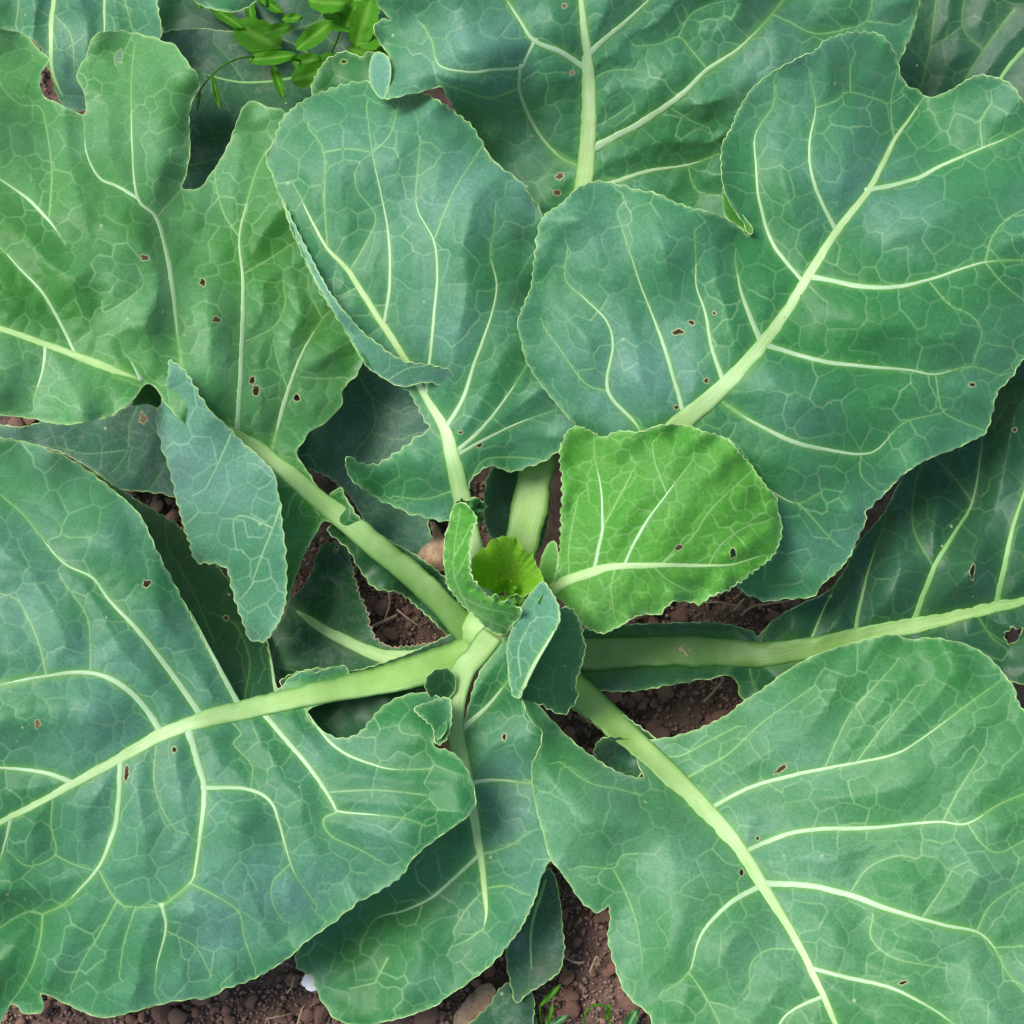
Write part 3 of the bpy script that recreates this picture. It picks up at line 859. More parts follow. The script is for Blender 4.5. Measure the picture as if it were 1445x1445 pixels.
# ---- top leaf, seen from its base upward
top_leaf, _ = L(
 [(528,-30),(530,0),(543,19),(553,28),(540,27),(530,34),(528,45),(536,60),(547,76),(552,95),(549,118),(543,139),(560,137),(585,131),(604,127),(622,122),(640,150),(680,215),(740,285),(790,310),(825,312),(880,305),(960,312),(1030,320),(1090,290),(1170,200),(1240,130),(1268,86),(1280,60),(1290,35),(1297,5),(1300,-40),(1200,-90),(900,-130),(650,-90)],
 [(738,760,10.2),(752,690,11.2),(800,420,13),(825,262,14.5),(830,150,17.5),(828,65,20),(818,-40,23),(540,130,20.4),(535,30,20.8),(620,120,21.2),(620,50,22.4),(690,95,22.4),(735,93,20.6),(690,136,19.6),(720,20,22.5),(745,170,16.5),(700,200,14),(660,160,16.5),(770,280,13),(960,280,13.5),(920,150,18.2),(1000,97,18.5),(1085,25,20),(1020,290,14.5),(1150,120,16.5),(1275,70,16.5),(1290,0,18),(950,-60,22),(1180,-30,20)],
 mid=([(728,810),(738,760),(752,690),(775,560),(800,400),(822,275),(829,205),(831,150),(830,100),(828,65),(822,20),(817,-40)],[20,24,25,22,18,14,11.5,10.5,9,6.5,5.5,4.5]),
 veins=[
  ([(832,75),(860,50),(900,15),(935,-20)],[5,4,3.4]),
  ([(826,95),(795,75),(755,58),(735,30),(715,0),(700,-25)],[5.5,4.6,4.2,3.4]),
  ([(755,58),(741,85),(735,95),(694,99),(660,102),(620,92),(610,60),(600,38)],[2.6,3,2.6,1.8]),
  ([(735,95),(733,125),(745,160),(765,195),(790,221),(820,236)],[3,3.4,4.4]),
  ([(733,125),(690,138),(650,126),(622,116)],[2.6,1.8]),
  ([(834,210),(900,176),(960,135),(1000,97),(1042,69),(1085,25),(1115,-15)],[6.5,5.6,5,4,3.2]),
  ([(835,262),(874,254),(920,240),(970,233),(1025,213)],[4.2,3.4,2.4]),
  ([(970,233),(983,268),(1022,278)],[2,1.4]),
  ([(1090,20),(1114,31),(1149,47),(1190,42),(1222,30),(1232,-5)],[2.4,2,1.6]),
  ([(1222,30),(1270,35)],[1.5,1]),
  ([(998,98),(975,70),(957,52),(930,62),(895,65)],[2.2,1.4]),
  ([(957,52),(975,20),(1005,5)],[1.4,1.2]),
  ([(941,148),(975,170),(1000,180)],[1.7,1.1]),
  ([(838,110),(860,100),(895,98)],[1.8,1.2]),
  ([(838,180),(865,165),(890,148)],[1.6,1.1]),
 ],
 holes=[(796,8,3.5,3.5),(807,103,3,3),(790,249,6,5),(786,272,6,4.5)],
 mat='glaucous', quilt=0.14, panel=0.5, ruf=0.5, teeth=(18,1.4), s1=62)
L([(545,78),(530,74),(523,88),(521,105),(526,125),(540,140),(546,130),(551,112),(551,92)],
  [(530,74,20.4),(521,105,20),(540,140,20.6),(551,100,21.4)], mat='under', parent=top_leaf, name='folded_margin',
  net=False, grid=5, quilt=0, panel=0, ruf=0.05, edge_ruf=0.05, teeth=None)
L([(442,132),(448,105),(460,86),(485,73),(505,79),(515,80),(519,73),(530,76),(545,95),(545,150),(490,160)],
  [(442,132,14.4),(485,73,16),(530,76,17),(545,150,15.5),(490,160,14)], mat='green', parent=top_leaf, name='leaf_lobe',
  grid=6, ruf=0.1, holes=[(485,87,4,3.5)], quilt=0.06)
# winged foot of the top leaf's stalk
L([(692,664),(720,650),(765,648),(776,690),(772,740),(762,775),(740,790),(700,770),(684,735),(683,700)],
  [(692,664,9.8),(765,648,10.4),(770,740,8.6),(700,770,8.4),(684,700,9.2),(735,720,9.4)], mat='dark', parent=top_leaf, name='stalk_wing',
  net=False, grid=6, ruf=0.1, quilt=0, panel=0)

# ---- upper left lobed leaf
left_top, _ = L(
 [(-40,25),(0,40),(33,48),(52,67),(69,83),(61,98),(57,114),(61,135),(85,147),(117,162),(121,137),(113,120),(108,106),(115,90),(124,75),(126,62),(137,48),(162,44),(190,47),(223,56),(248,66),(263,87),(279,107),(280,124),(272,140),(267,166),(268,214),(261,250),(257,266),(273,268),(286,261),(305,235),(322,205),(333,175),(345,149),(358,142),(374,150),(391,153),(403,161),(440,220),(480,320),(512,420),(518,490),(511,511),(504,528),(484,549),(481,573),(459,597),(435,611),(428,625),(418,640),(438,672),(462,712),(472,738),(458,735),(446,752),(429,783),(415,820),(401,860),(392,820),(372,740),(340,680),(300,635),(262,600),(235,570),(220,548),(206,542),(180,572),(149,588),(93,599),(35,589),(0,585),(-40,578)],
 [(695,935,8.2),(668,905,8.8),(630,862,9.8),(580,812,10.6),(500,745,11.4),(455,712,12),(400,665,13.5),(325,605,15.2),(265,560,16.5),(200,538,17.2),(111,504,17.8),(0,463,18.5),(-40,450,18.5),(262,600,15.2),(215,540,16.6),(150,586,17.6),(30,588,17.5),(300,635,14.2),(340,680,13),(385,700,13),(401,860,9.6),(425,790,9.4),(395,790,11.2),(445,740,10.8),(245,410,16.4),(195,280,16.2),(187,140,14),(190,50,12),(60,300,18),(0,150,15.5),(30,50,12.5),(118,160,13),(115,105,12.5),(268,200,12.5),(257,266,13.0),(278,115,12.3),(340,340,14),(290,400,14.6),(345,150,11.2),(400,160,12),(400,570,13),(480,320,12),(500,510,11.5),(435,610,11.5)],
 mid=([(695,935),(668,903),(630,858),(580,810),(530,770),(500,745),(455,710),(400,662),(350,622),(318,600)],[18,19,19,18,17,15.5,13,12,10,8]),
 mid2=([(212,541),(200,536),(155,520),(111,503),(65,486),(0,463),(-45,448)],[4,7,6.2,5.6,4.8,4.2,4]),
 veins=[
  ([(256,518),(250,470),(244,410),(235,355),(220,306),(195,280),(187,217),(185,140),(186,100),(190,62)],[5,4.6,4,3,2.2,1.4]),
  ([(195,280),(165,262),(140,250),(122,215),(118,168)],[3,2.4,1.8]),
  ([(221,307),(240,285),(256,267)],[2.2,1.5]),
  ([(335,604),(340,520),(343,420),(342,385),(338,335),(347,290),(362,240),(376,212)],[4.4,3.8,3,2.2]),
  ([(338,335),(315,300),(303,250),(309,232)],[2,1.2]),
  ([(344,386),(385,362),(413,343)],[2.2,1.4]),
  ([(384,632),(400,572),(425,502),(455,450),(472,434)],[4,3.4,2.4]),
  ([(455,450),(437,412),(434,390)],[2,1.2]),
  ([(407,553),(392,510),(385,480)],[1.8,1.2]),
  ([(424,532),(455,534),(485,532)],[1.8,1.4]),
  ([(343,483),(385,462),(402,430),(400,405)],[2,1.4]),
  ([(108,500),(66,422),(26,377),(0,350),(-30,335)],[3,2.6,2.2]),
  ([(92,344),(69,311),(35,277),(0,253),(-30,235)],[2.2,3.2,2.6]),
  ([(69,311),(73,242),(66,185),(56,151),(30,148),(8,130),(-5,105)],[2.4,2,1.5]),
  ([(64,486),(61,520),(47,563)],[3.2,2.2]),
  ([(198,534),(188,515),(180,503)],[3,1.4]),
  ([(450,726),(425,694),(410,708),(406,730)],[2.4,1.6]),
  ([(144,425),(150,440),(200,405),(196,380)],[1.2,1]),
 ],
 holes=[(204,364,6,4),(286,399,4.5,6),(306,451,6,5),(356,537,5,6),(361,551,6,9),(419,562,5,5),(167,81,5.5,11,0.3)],
 mat='fresh', ribm='petiole', quilt=0.15, panel=0.5, ruf=0.4, teeth=(22,1.2), s1=56)
L([(186,571),(206,540),(222,520),(238,512),(241,535),(238,565),(226,576),(208,570)],
  [(186,571,16.0),(206,540,15.4),(238,512,16.6),(241,545,15.0),(226,576,14.2)], mat='dark', parent=left_top, name='folded_margin',
  net=False, grid=5, quilt=0, panel=0, ruf=0.05, edge_ruf=0.05, teeth=None)
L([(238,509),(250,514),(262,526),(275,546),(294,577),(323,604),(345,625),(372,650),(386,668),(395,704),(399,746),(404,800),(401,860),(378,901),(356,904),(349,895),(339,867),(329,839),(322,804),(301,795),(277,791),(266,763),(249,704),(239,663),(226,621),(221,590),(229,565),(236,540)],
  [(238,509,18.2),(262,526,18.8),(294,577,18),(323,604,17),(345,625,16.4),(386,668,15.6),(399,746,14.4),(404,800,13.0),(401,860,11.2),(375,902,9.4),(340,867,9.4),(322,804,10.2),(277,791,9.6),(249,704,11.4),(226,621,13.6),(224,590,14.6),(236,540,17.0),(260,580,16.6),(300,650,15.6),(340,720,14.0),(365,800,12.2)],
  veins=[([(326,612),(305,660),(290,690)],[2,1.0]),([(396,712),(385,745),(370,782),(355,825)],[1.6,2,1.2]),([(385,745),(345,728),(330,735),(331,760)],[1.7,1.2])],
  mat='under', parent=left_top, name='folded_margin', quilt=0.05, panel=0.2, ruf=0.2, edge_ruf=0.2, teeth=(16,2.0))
L([(462,748),(478,736),(500,738),(520,748),(560,768),(610,800),(645,835),(668,880),(660,918),(640,905),(598,864),(562,836),(530,830),(506,800),(488,772)],
  [(462,748,10.2),(500,738,10.2),(560,768,9.4),(660,850,8.2),(650,910,7.6),(562,836,8.8),(506,800,9.6),(560,800,9.3)], mat='dark', parent=left_top,
  name='stalk_wing', net=True, s1=70, s2=26, grid=6, ruf=0.12, quilt=0.03, panel=0, veinm='vein_dark')
L([(458,715),(466,698),(480,688),(490,706),(502,724),(510,738),(495,744),(474,736)],
  [(458,715,10.8),(480,688,12.4),(506,730,11.8),(474,740,10.4)], mat='green', parent=left_top, name='leaf_lobe', grid=5, ruf=0.2, quilt=0.04, panel=0)

# ---- lower left big leaf
left_low, _ = L(
 [(-40,600),(0,617),(40,625),(72,636),(105,652),(140,676),(172,702),(198,728),(226,787),(250,832),(272,874),(300,927),(319,962),(337,996),(365,990),(392,974),(410,956),(430,946),(447,949),(465,943),(488,940),(492,962),(470,985),(432,1006),(459,1034),(484,1042),(505,1036),(521,1020),(538,1000),(563,984),(598,977),(622,985),(631,1010),(628,1035),(612,1052),(640,1063),(658,1084),(669,1110),(670,1135),(660,1152),(621,1180),(583,1211),(566,1236),(530,1260),(508,1271),(475,1298),(431,1329),(415,1345),(380,1369),(346,1386),(318,1395),(297,1407),(250,1412),(194,1426),(149,1436),(118,1428),(84,1412),(58,1401),(62,1415),(55,1430),(30,1428),(18,1416),(-40,1412)],
 [(690,905,9.5),(640,930,9.5),(520,965,10),(400,989,11),(285,1015,12.5),(230,1035,13),(105,1105,13),(0,1163,12.5),(-40,1185,12),(0,620,10.5),(60,640,11.0),(105,655,11.4),(140,678,11.8),(198,730,12.6),(226,787,12.8),(272,874,12.2),(319,962,11.2),(60,760,14.5),(150,850,14.6),(0,900,15),(190,790,14),(190,850,14.2),(120,740,13.6),(395,972,10.4),(440,948,10.5),(480,1040,12),(560,985,11.5),(600,1050,13),(620,990,12.3),(655,1090,13.6),(665,1140,13.2),(560,1120,13.8),(460,1120,12.6),(570,1230,12.2),(430,1330,9.5),(300,1405,8),(150,1435,6.5),(60,1405,6.2),(20,1420,5.5),(0,1300,9),(150,1180,11.5),(215,1170,12.6),(285,1165,12.8),(230,1280,11.5),(400,1215,12.6),(80,1230,10.6)],
 mid=([(700,905),(640,930),(570,952),(520,964),(470,974),(398,989),(340,1003),(285,1016),(230,1036),(170,1070),(105,1105),(50,1135),(0,1162),(-45,1188)],[22,24,22,19,17,15.5,14,12,9.6,7.4,6,5,4.4,4]),
 veins=[
  ([(340,1000),(315,953),(294,913),(268,862)],[4.8,4,3.0]),
  ([(284,1010),(246,956),(200,895),(156,848),(130,815),(86,791),(35,729),(5,702)],[5.4,4.6,3.6,2.4,1.8]),
  ([(228,1034),(198,990),(163,962),(128,949),(70,953),(0,966),(-40,975)],[5.6,5,4.6,4]),
  ([(127,948),(127,900),(120,865),(85,815)],[2.2,1.6]),
  ([(65,953),(55,910),(38,868),(22,845),(-5,836)],[2.4,2,1.6]),
  ([(102,1105),(62,1090),(0,1083),(-40,1080)],[4.4,3.6]),
  ([(170,1072),(167,1130),(160,1175),(140,1222),(114,1253),(90,1276),(60,1290)],[4.8,4,3]),
  ([(60,1290),(57,1325),(45,1365),(28,1398)],[2.8,1.6]),
  ([(60,1290),(35,1288),(-5,1312)],[2.2,1.6]),
  ([(266,1030),(280,1080),(288,1110),(284,1163),(276,1222),(268,1246),(229,1279)],[6.4,5.4,4.4,3.6]),
  ([(229,1279),(234,1312),(222,1360),(218,1400)],[3,2,1.4]),
  ([(288,1111),(350,1114),(382,1132),(395,1165),(409,1215),(420,1240),(447,1278)],[3.8,3.2,2.6,1.6]),
  ([(270,1247),(315,1270),(338,1290),(345,1325),(360,1367)],[2.8,2.2,1.3]),
  ([(138,1226),(165,1272),(192,1280),(229,1279)],[2.6,2]),
  ([(165,1272),(138,1322),(120,1350),(100,1392)],[2.2,1.3]),
  ([(191,1280),(175,1330),(168,1378)],[1.8,1.2]),
  ([(236,1314),(275,1336),(296,1372)],[1.8,1.2]),
  ([(410,1218),(385,1245),(385,1275),(400,1300)],[1.8,1.2]),
  ([(365,1000),(408,1049),(450,1101),(472,1138),(478,1145),(530,1150),(572,1155),(602,1166)],[5,3.8,2.6,1.5]),
  ([(476,1145),(456,1157),(468,1180),(510,1200),(548,1222)],[2.4,2,1.3]),
  ([(463,1118),(530,1115),(603,1122)],[1.7,1.1]),
  ([(430,1000),(451,1030),(483,1061),(530,1080),(560,1086),(606,1085)],[3.4,2.6,1.4]),
  ([(75,1122),(72,1165),(78,1205),(40,1222),(10,1200)],[2.2,1.4]),
  ([(15,1157),(10,1180),(-2,1220)],[3,2]),
  ([(78,1207),(110,1222),(138,1230)],[1.6,1.3]),
  ([(220,1050),(217,1100),(228,1140),(248,1172)],[2,1.1]),
  ([(324,1016),(340,1035),(330,1050),(355,1080),(354,1110)],[1.5,1.2]),
 ],
 holes=[(207,824,6,6),(53,1022,4,7),(179,1092,4,13,0.15),(246,1058,4,4)],
 mat='glaucous', quilt=0.12, panel=0.5, ruf=0.30, teeth=(20,1.3))

L([(96,652),(110,655),(149,677),(180,697),(208,715),(256,746),(300,790),(345,850),(372,890),(380,925),(387,962),(396,985),(360,1000),(328,1000),(308,962),(288,925),(260,872),(238,830),(214,787),(188,732),(160,704),(128,678)],
  [(100,654,10.8),(149,679,10.2),(208,716,8.6),(256,748,6.6),(300,792,5.4),(345,852,5.0),(375,900,5.6),(387,962,8.6),(390,985,9.6),(328,998,10.6),(308,962,10.9),(260,872,11.8),(214,787,12.3),(188,735,12.0),(150,698,11.5),(300,870,7.6),(345,940,7.8),(245,780,8.8)],
  veins=[([(390,988),(384,940),(377,903)],[3.4,2]),([(345,985),(352,930),(330,880),(290,862)],[2.0,1.4]),([(300,900),(270,830),(235,770)],[1.8,1.1])],
  holes=[(319,872,3.5,3.5)], mat='dark', parent=left_low, name='folded_half', quilt=0.06, panel=0.2, ruf=0.15, edge_ruf=0.15, veinm='vein')  # limb turned from the light; that shade is put into its darker colour
L([(430,1004),(470,986),(540,968),(600,955),(645,940),(650,975),(632,1000),(600,992),(566,995),(540,1015),(515,1035),(480,1046),(450,1032)],
  [(430,1004,10),(540,968,9.2),(645,940,9),(640,990,10),(560,1000,9.4),(480,1046,9.6),(500,1010,8.8)], mat='dark', parent=left_low, name='stalk_wing', net=True, grid=6, ruf=0.12, quilt=0.03, panel=0)
L([(396,962),(430,946),(465,944),(500,946),(555,930),(600,912),(645,893),(668,905),(640,930),(560,952),(480,970),(420,986)],
  [(396,962,10.2),(465,944,10),(555,930,9.2),(645,893,8.6),(640,930,8.6),(520,960,9.3),(420,986,10)], mat='old', parent=left_low, name='stalk_wing', net=True, grid=6, ruf=0.12, quilt=0.03, panel=0)

# ---- bottom middle leaf
low_mid, _ = L(
 [(655,1080),(652,1040),(660,1000),(674,955),(690,930),(715,900),(728,930),(738,980),(765,1000),(788,1040),(795,1120),(790,1180),(777,1212),(765,1236),(756,1265),(741,1299),(722,1327),(693,1361),(658,1388),(638,1402),(611,1421),(573,1435),(540,1443),(515,1449),(478,1440),(462,1424),(451,1408),(447,1394),(440,1377),(421,1366),(418,1346),(430,1320),(470,1285),(540,1215),(600,1145),(640,1095)],
 [(690,905,12),(658,940,11.6),(643,1000,10.6),(650,1070,9.6),(668,1150,8.2),(683,1250,7.2),(686,1290,7),(660,1350,6.2),(480,1435,4),(430,1345,3.4),(520,1300,4.6),(600,1220,5.6),(590,1310,6.4),(560,1390,5.4),(640,1190,7.0),(725,1200,9.0),(765,1230,10.2),(740,1290,8.8),(720,1100,9),(780,1080,10.5),(700,1010,10.6),(735,960,12.2),(715,905,12.6)],
 mid=([(695,895),(672,925),(656,945),(645,985),(642,1025),(650,1068),(661,1110),(668,1150),(676,1196),(683,1250),(686,1288),(682,1312)],[17,17,15,13,13,11,9,7.5,5.6,4.2,2.8,1.4]),
 veins=[
  ([(650,1030),(687,998),(722,953)],[5,4,3]),
  ([(662,1106),(698,1101),(747,1105)],[4,3.2,2.6]),
  ([(674,1208),(640,1240),(610,1266),(570,1285),(530,1297),(508,1332)],[3.4,2.4,1.6]),
  ([(677,1206),(716,1195),(742,1178)],[2.6,1.5]),
  ([(684,1254),(714,1250),(736,1260)],[2.4,1.3]),
  ([(684,1256),(660,1280),(640,1312)],[1.8,1.1]),
  ([(683,1310),(660,1326),(636,1337)],[1.8,1.1]),
  ([(547,1352),(529,1387)],[1.8,1]),
  ([(585,1000),(610,996),(640,994)],[1.2,2.6]),
 ],
 holes=[(712,1040,3,5)],
 mat='glaucous', quilt=0.10, panel=0.4, ruf=0.3, teeth=(18,1.6), s1=58)
L([(585,1000),(600,1015),(612,1030),(615,1050),(628,1045),(634,1030),(638,1005),(632,985),(610,990)],
  [(585,1000,13.2),(612,1040,14.2),(634,1030,13.2),(632,985,12.6),(605,1005,14)], mat='glaucous', parent=low_mid, name='leaf_lobe', grid=5, net=False, ruf=0.15, quilt=0, panel=0, teeth=(10,1.6))
L([(600,968),(606,952),(618,944),(632,944),(643,956),(642,975),(628,990),(610,988)],
  [(600,968,12.2),(618,944,13),(642,960,12.2),(625,990,12.2),(620,966,12.4)], mat='dark', parent=low_mid, name='leaf_lobe', grid=5, s1=30, s2=14, ruf=0.2, quilt=0.04, panel=0)

# ---- lower right big leaf
right_low, _ = L(
 [(735,980),(742,1001),(750,1018),(764,1032),(762,1055),(751,1080),(752,1110),(757,1140),(767,1177),(776,1210),(800,1241),(820,1270),(843,1288),(858,1279),(862,1300),(858,1325),(865,1352),(875,1385),(890,1410),(915,1430),(925,1455),(960,1510),(1200,1540),(1500,1520),(1540,1200),(1500,1060),(1442,1000),(1430,970),(1400,932),(1367,911),(1340,904),(1310,900),(1285,903),(1265,897),(1246,897),(1198,909),(1149,925),(1107,949),(1080,970),(1049,990),(1028,1008),(986,1029),(950,1040),(925,1043),(906,1050),(898,1072),(908,1098),(880,1092),(860,1084),(836,1068),(808,1046),(777,1015),(752,988)],
 [(760,925,8),(830,988,8),(905,1055,9),(945,1090,10),(1000,1150,11.5),(1075,1245,13.8),(1125,1330,15.2),(1180,1445,16.5),(925,1045,9),(986,1029,10),(1049,990,12),(1107,949,14),(1198,909,15.5),(1310,900,16),(1440,1000,17),(1500,1300,18),(1260,1065,16.2),(1300,1165,16.5),(1260,1285,16.8),(1400,1335,17.6),(1150,1110,14.0),(735,980,14),(760,1040,13.6),(755,1120,13.2),(776,1205,13),(843,1285,12),(860,1330,12),(920,1440,13.5),(880,1092,12.2),(830,1100,13.6),(870,1215,13.6),(960,1220,13.6),(985,1330,14.8),(1010,1220,13.0),(1350,1500,18),(1200,1220,14.8)],
 mid=([(720,905),(760,930),(800,962),(830,988),(870,1023),(905,1055),(945,1091),(984,1130),(1028,1177),(1055,1215),(1074,1245),(1094,1278),(1125,1331),(1145,1370),(1164,1410),(1180,1445),(1196,1490)],[18,20,21,21,19,17,15,13,11,9.6,8.6,7,6,5.4,4.6,4,3]),
 veins=[
  ([(1000,1142),(1050,1115),(1110,1096),(1180,1082),(1260,1065),(1300,1043),(1360,998),(1412,960)],[4,3.4,2.8,1.8]),
  ([(1052,1202),(1100,1180),(1156,1170),(1230,1168),(1320,1160),(1365,1162),(1410,1135),(1465,1113)],[4.4,3.8,3.2,2]),
  ([(1365,1162),(1385,1190),(1410,1203),(1450,1183)],[2,1.4]),
  ([(1078,1247),(1140,1250),(1200,1263),(1260,1285),(1330,1305),(1378,1315),(1402,1336),(1420,1370),(1450,1405)],[6,5.4,4.4,3.4,2]),
  ([(1378,1315),(1400,1275),(1455,1240)],[2.4,1.6]),
  ([(1405,1337),(1455,1335)],[1.8,1.4]),
  ([(1076,1249),(1030,1275),(1000,1305),(985,1330),(972,1372),(940,1398)],[4.6,3.8,2.6,1.8]),
  ([(972,1372),(995,1405),(1018,1450)],[2.2,1.4]),
  ([(1146,1368),(1200,1380),(1260,1395),(1310,1420),(1345,1445),(1375,1475)],[4,3.4,2.6]),
  ([(1162,1406),(1120,1425),(1100,1445),(1088,1475)],[3.2,2.6]),
  ([(962,1102),(1000,1080),(1030,1062),(1075,1020),(1142,973)],[2.8,2,1.2]),
  ([(922,1064),(958,1067),(1000,1046),(1040,1025)],[2.2,1.2]),
  ([(1165,1080),(1195,1015),(1215,990),(1262,938)],[1.6,1.1]),
  ([(1208,1076),(1250,1020),(1292,968)],[1.6,1.1]),
  ([(1330,1160),(1350,1120),(1375,1080),(1392,1050)],[2,1.3]),
  ([(1300,1296),(1325,1260),(1345,1225)],[1.7,1.2]),
  ([(1198,1262),(1225,1225),(1265,1208),(1295,1212)],[1.8,1.4]),
  ([(1232,1290),(1230,1325),(1262,1352),(1325,1365)],[2,1.5]),
  ([(900,1204),(877,1208),(865,1225),(820,1222)],[1.8,1.6,1.3]),
  ([(865,1225),(885,1265),(898,1302),(905,1345)],[2,1.2]),
  ([(905,1122),(870,1113),(831,1104),(790,1075)],[2,1.6,1.2]),
  ([(751,1085),(756,1140),(769,1190)],[2.2,1.6]),
  ([(1120,1340),(1085,1340),(1060,1360),(1058,1400)],[1.6,1.2]),
 ],
 holes=[(1101,1086,11,4.5,-0.6),(1046,1231,3.2,6,-0.2),(1274,1387,6,2.6,-0.3),(1069,1183,2.6,3)],
 mat='mint', quilt=0.11, panel=0.45, ruf=0.35, teeth=(19,1.3))
# dark wing along its stalk
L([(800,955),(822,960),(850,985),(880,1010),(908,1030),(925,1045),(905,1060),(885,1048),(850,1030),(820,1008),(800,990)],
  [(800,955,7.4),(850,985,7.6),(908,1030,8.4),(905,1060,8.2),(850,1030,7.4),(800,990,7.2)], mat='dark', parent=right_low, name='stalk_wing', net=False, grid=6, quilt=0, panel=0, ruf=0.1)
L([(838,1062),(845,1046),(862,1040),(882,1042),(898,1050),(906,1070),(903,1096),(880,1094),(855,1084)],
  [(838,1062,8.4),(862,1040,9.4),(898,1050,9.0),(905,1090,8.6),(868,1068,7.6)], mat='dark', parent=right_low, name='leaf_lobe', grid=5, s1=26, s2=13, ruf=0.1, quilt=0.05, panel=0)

# ---- right dark leaf, under the others
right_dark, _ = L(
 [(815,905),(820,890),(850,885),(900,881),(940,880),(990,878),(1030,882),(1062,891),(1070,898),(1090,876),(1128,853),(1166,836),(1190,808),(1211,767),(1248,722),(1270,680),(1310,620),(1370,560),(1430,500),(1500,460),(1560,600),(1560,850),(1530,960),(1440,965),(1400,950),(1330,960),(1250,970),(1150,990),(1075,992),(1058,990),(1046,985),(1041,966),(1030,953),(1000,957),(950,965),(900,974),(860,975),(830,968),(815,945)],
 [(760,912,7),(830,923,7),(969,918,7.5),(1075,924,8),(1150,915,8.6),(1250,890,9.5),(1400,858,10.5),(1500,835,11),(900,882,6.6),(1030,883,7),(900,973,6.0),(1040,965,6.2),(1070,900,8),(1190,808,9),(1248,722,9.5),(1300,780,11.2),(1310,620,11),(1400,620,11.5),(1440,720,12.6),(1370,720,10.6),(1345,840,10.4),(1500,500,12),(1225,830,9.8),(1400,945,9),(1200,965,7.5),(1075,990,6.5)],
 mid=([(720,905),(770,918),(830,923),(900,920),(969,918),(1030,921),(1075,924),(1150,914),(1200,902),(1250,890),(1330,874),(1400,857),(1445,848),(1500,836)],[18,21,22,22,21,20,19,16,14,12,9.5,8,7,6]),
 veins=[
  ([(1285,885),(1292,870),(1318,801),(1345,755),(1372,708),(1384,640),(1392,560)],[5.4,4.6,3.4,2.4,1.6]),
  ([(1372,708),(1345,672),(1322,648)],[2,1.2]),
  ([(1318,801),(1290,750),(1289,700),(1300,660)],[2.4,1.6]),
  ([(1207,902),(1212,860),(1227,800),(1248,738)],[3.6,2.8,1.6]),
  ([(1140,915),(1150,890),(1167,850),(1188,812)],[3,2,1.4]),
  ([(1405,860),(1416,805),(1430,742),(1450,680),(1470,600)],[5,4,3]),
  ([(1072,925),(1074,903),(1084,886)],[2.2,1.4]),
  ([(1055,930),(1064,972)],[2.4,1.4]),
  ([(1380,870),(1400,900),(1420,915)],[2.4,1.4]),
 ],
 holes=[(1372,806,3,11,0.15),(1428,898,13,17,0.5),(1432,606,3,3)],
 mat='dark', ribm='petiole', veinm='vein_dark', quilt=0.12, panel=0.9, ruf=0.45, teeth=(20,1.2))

# ---- small bright leaf beside the heart
bright, _ = L(
 [(783,838),(785,812),(790,774),(794,694),(791,640),(800,612),(812,602),(830,607),(850,616),(870,609),(900,609),(930,600),(966,600),(1000,611),(1028,621),(1045,640),(1061,658),(1076,680),(1096,703),(1098,722),(1104,742),(1099,766),(1088,787),(1060,808),(1034,828),(1005,840),(989,852),(968,848),(945,852),(930,867),(905,867),(880,880),(862,891),(846,893),(825,884),(808,868),(795,850)],
 [(775,835,15),(800,819,16),(846,804,17.5),(931,799,19.2),(968,757,19.8),(795,690,17.0),(800,615,18.5),(850,700,18.6),(930,605,21.2),(940,700,20.4),(1028,625,20.8),(1100,720,19),(1095,780,18),(1000,840,17.2),(930,865,16.4),(850,890,15.2),(1020,740,20.4),(870,640,19.4),(880,845,17.6)],
 mid=([(752,858),(775,836),(798,821),(846,804),(885,799),(931,798),(980,798),(1030,797),(1078,783)],[9,9,8.4,6.6,5,3.8,2.6,1.6,0.8]),
 veins=[
  ([(838,806),(845,770),(850,746),(848,690),(840,650),(838,625)],[3.4,2.8,2,1.2]),
  ([(850,746),(885,680),(897,655)],[2.4,1.2]),
  ([(880,800),(905,748),(941,697),(979,647)],[3,2.4,1.2]),
  ([(931,798),(975,760),(1005,717),(1060,665)],[2.6,2,1.2]),
  ([(1000,797),(1018,768),(1050,745),(1082,735)],[2,1.6,1.1]),
  ([(931,797),(950,778),(968,756)],[2.4,1.2]),
  ([(803,818),(803,770),(816,700)],[2,1.2]),
  ([(868,803),(862,826),(864,847),(866,868)],[2.6,2,1.2]),
  ([(922,800),(945,820),(977,836)],[2.2,1.2]),
  ([(941,697),(925,655),(920,625)],[1.5,1]),
 ],
 holes=[(957,773,7,4,-0.4),(1034,779,5,8)],
 mat='young', quilt=0.16, panel=0.3, ruf=0.18, edge_ruf=0.25, teeth=(12,2.2), s1=44, s2=18, wl=100, ewl=45, mr=1.0)

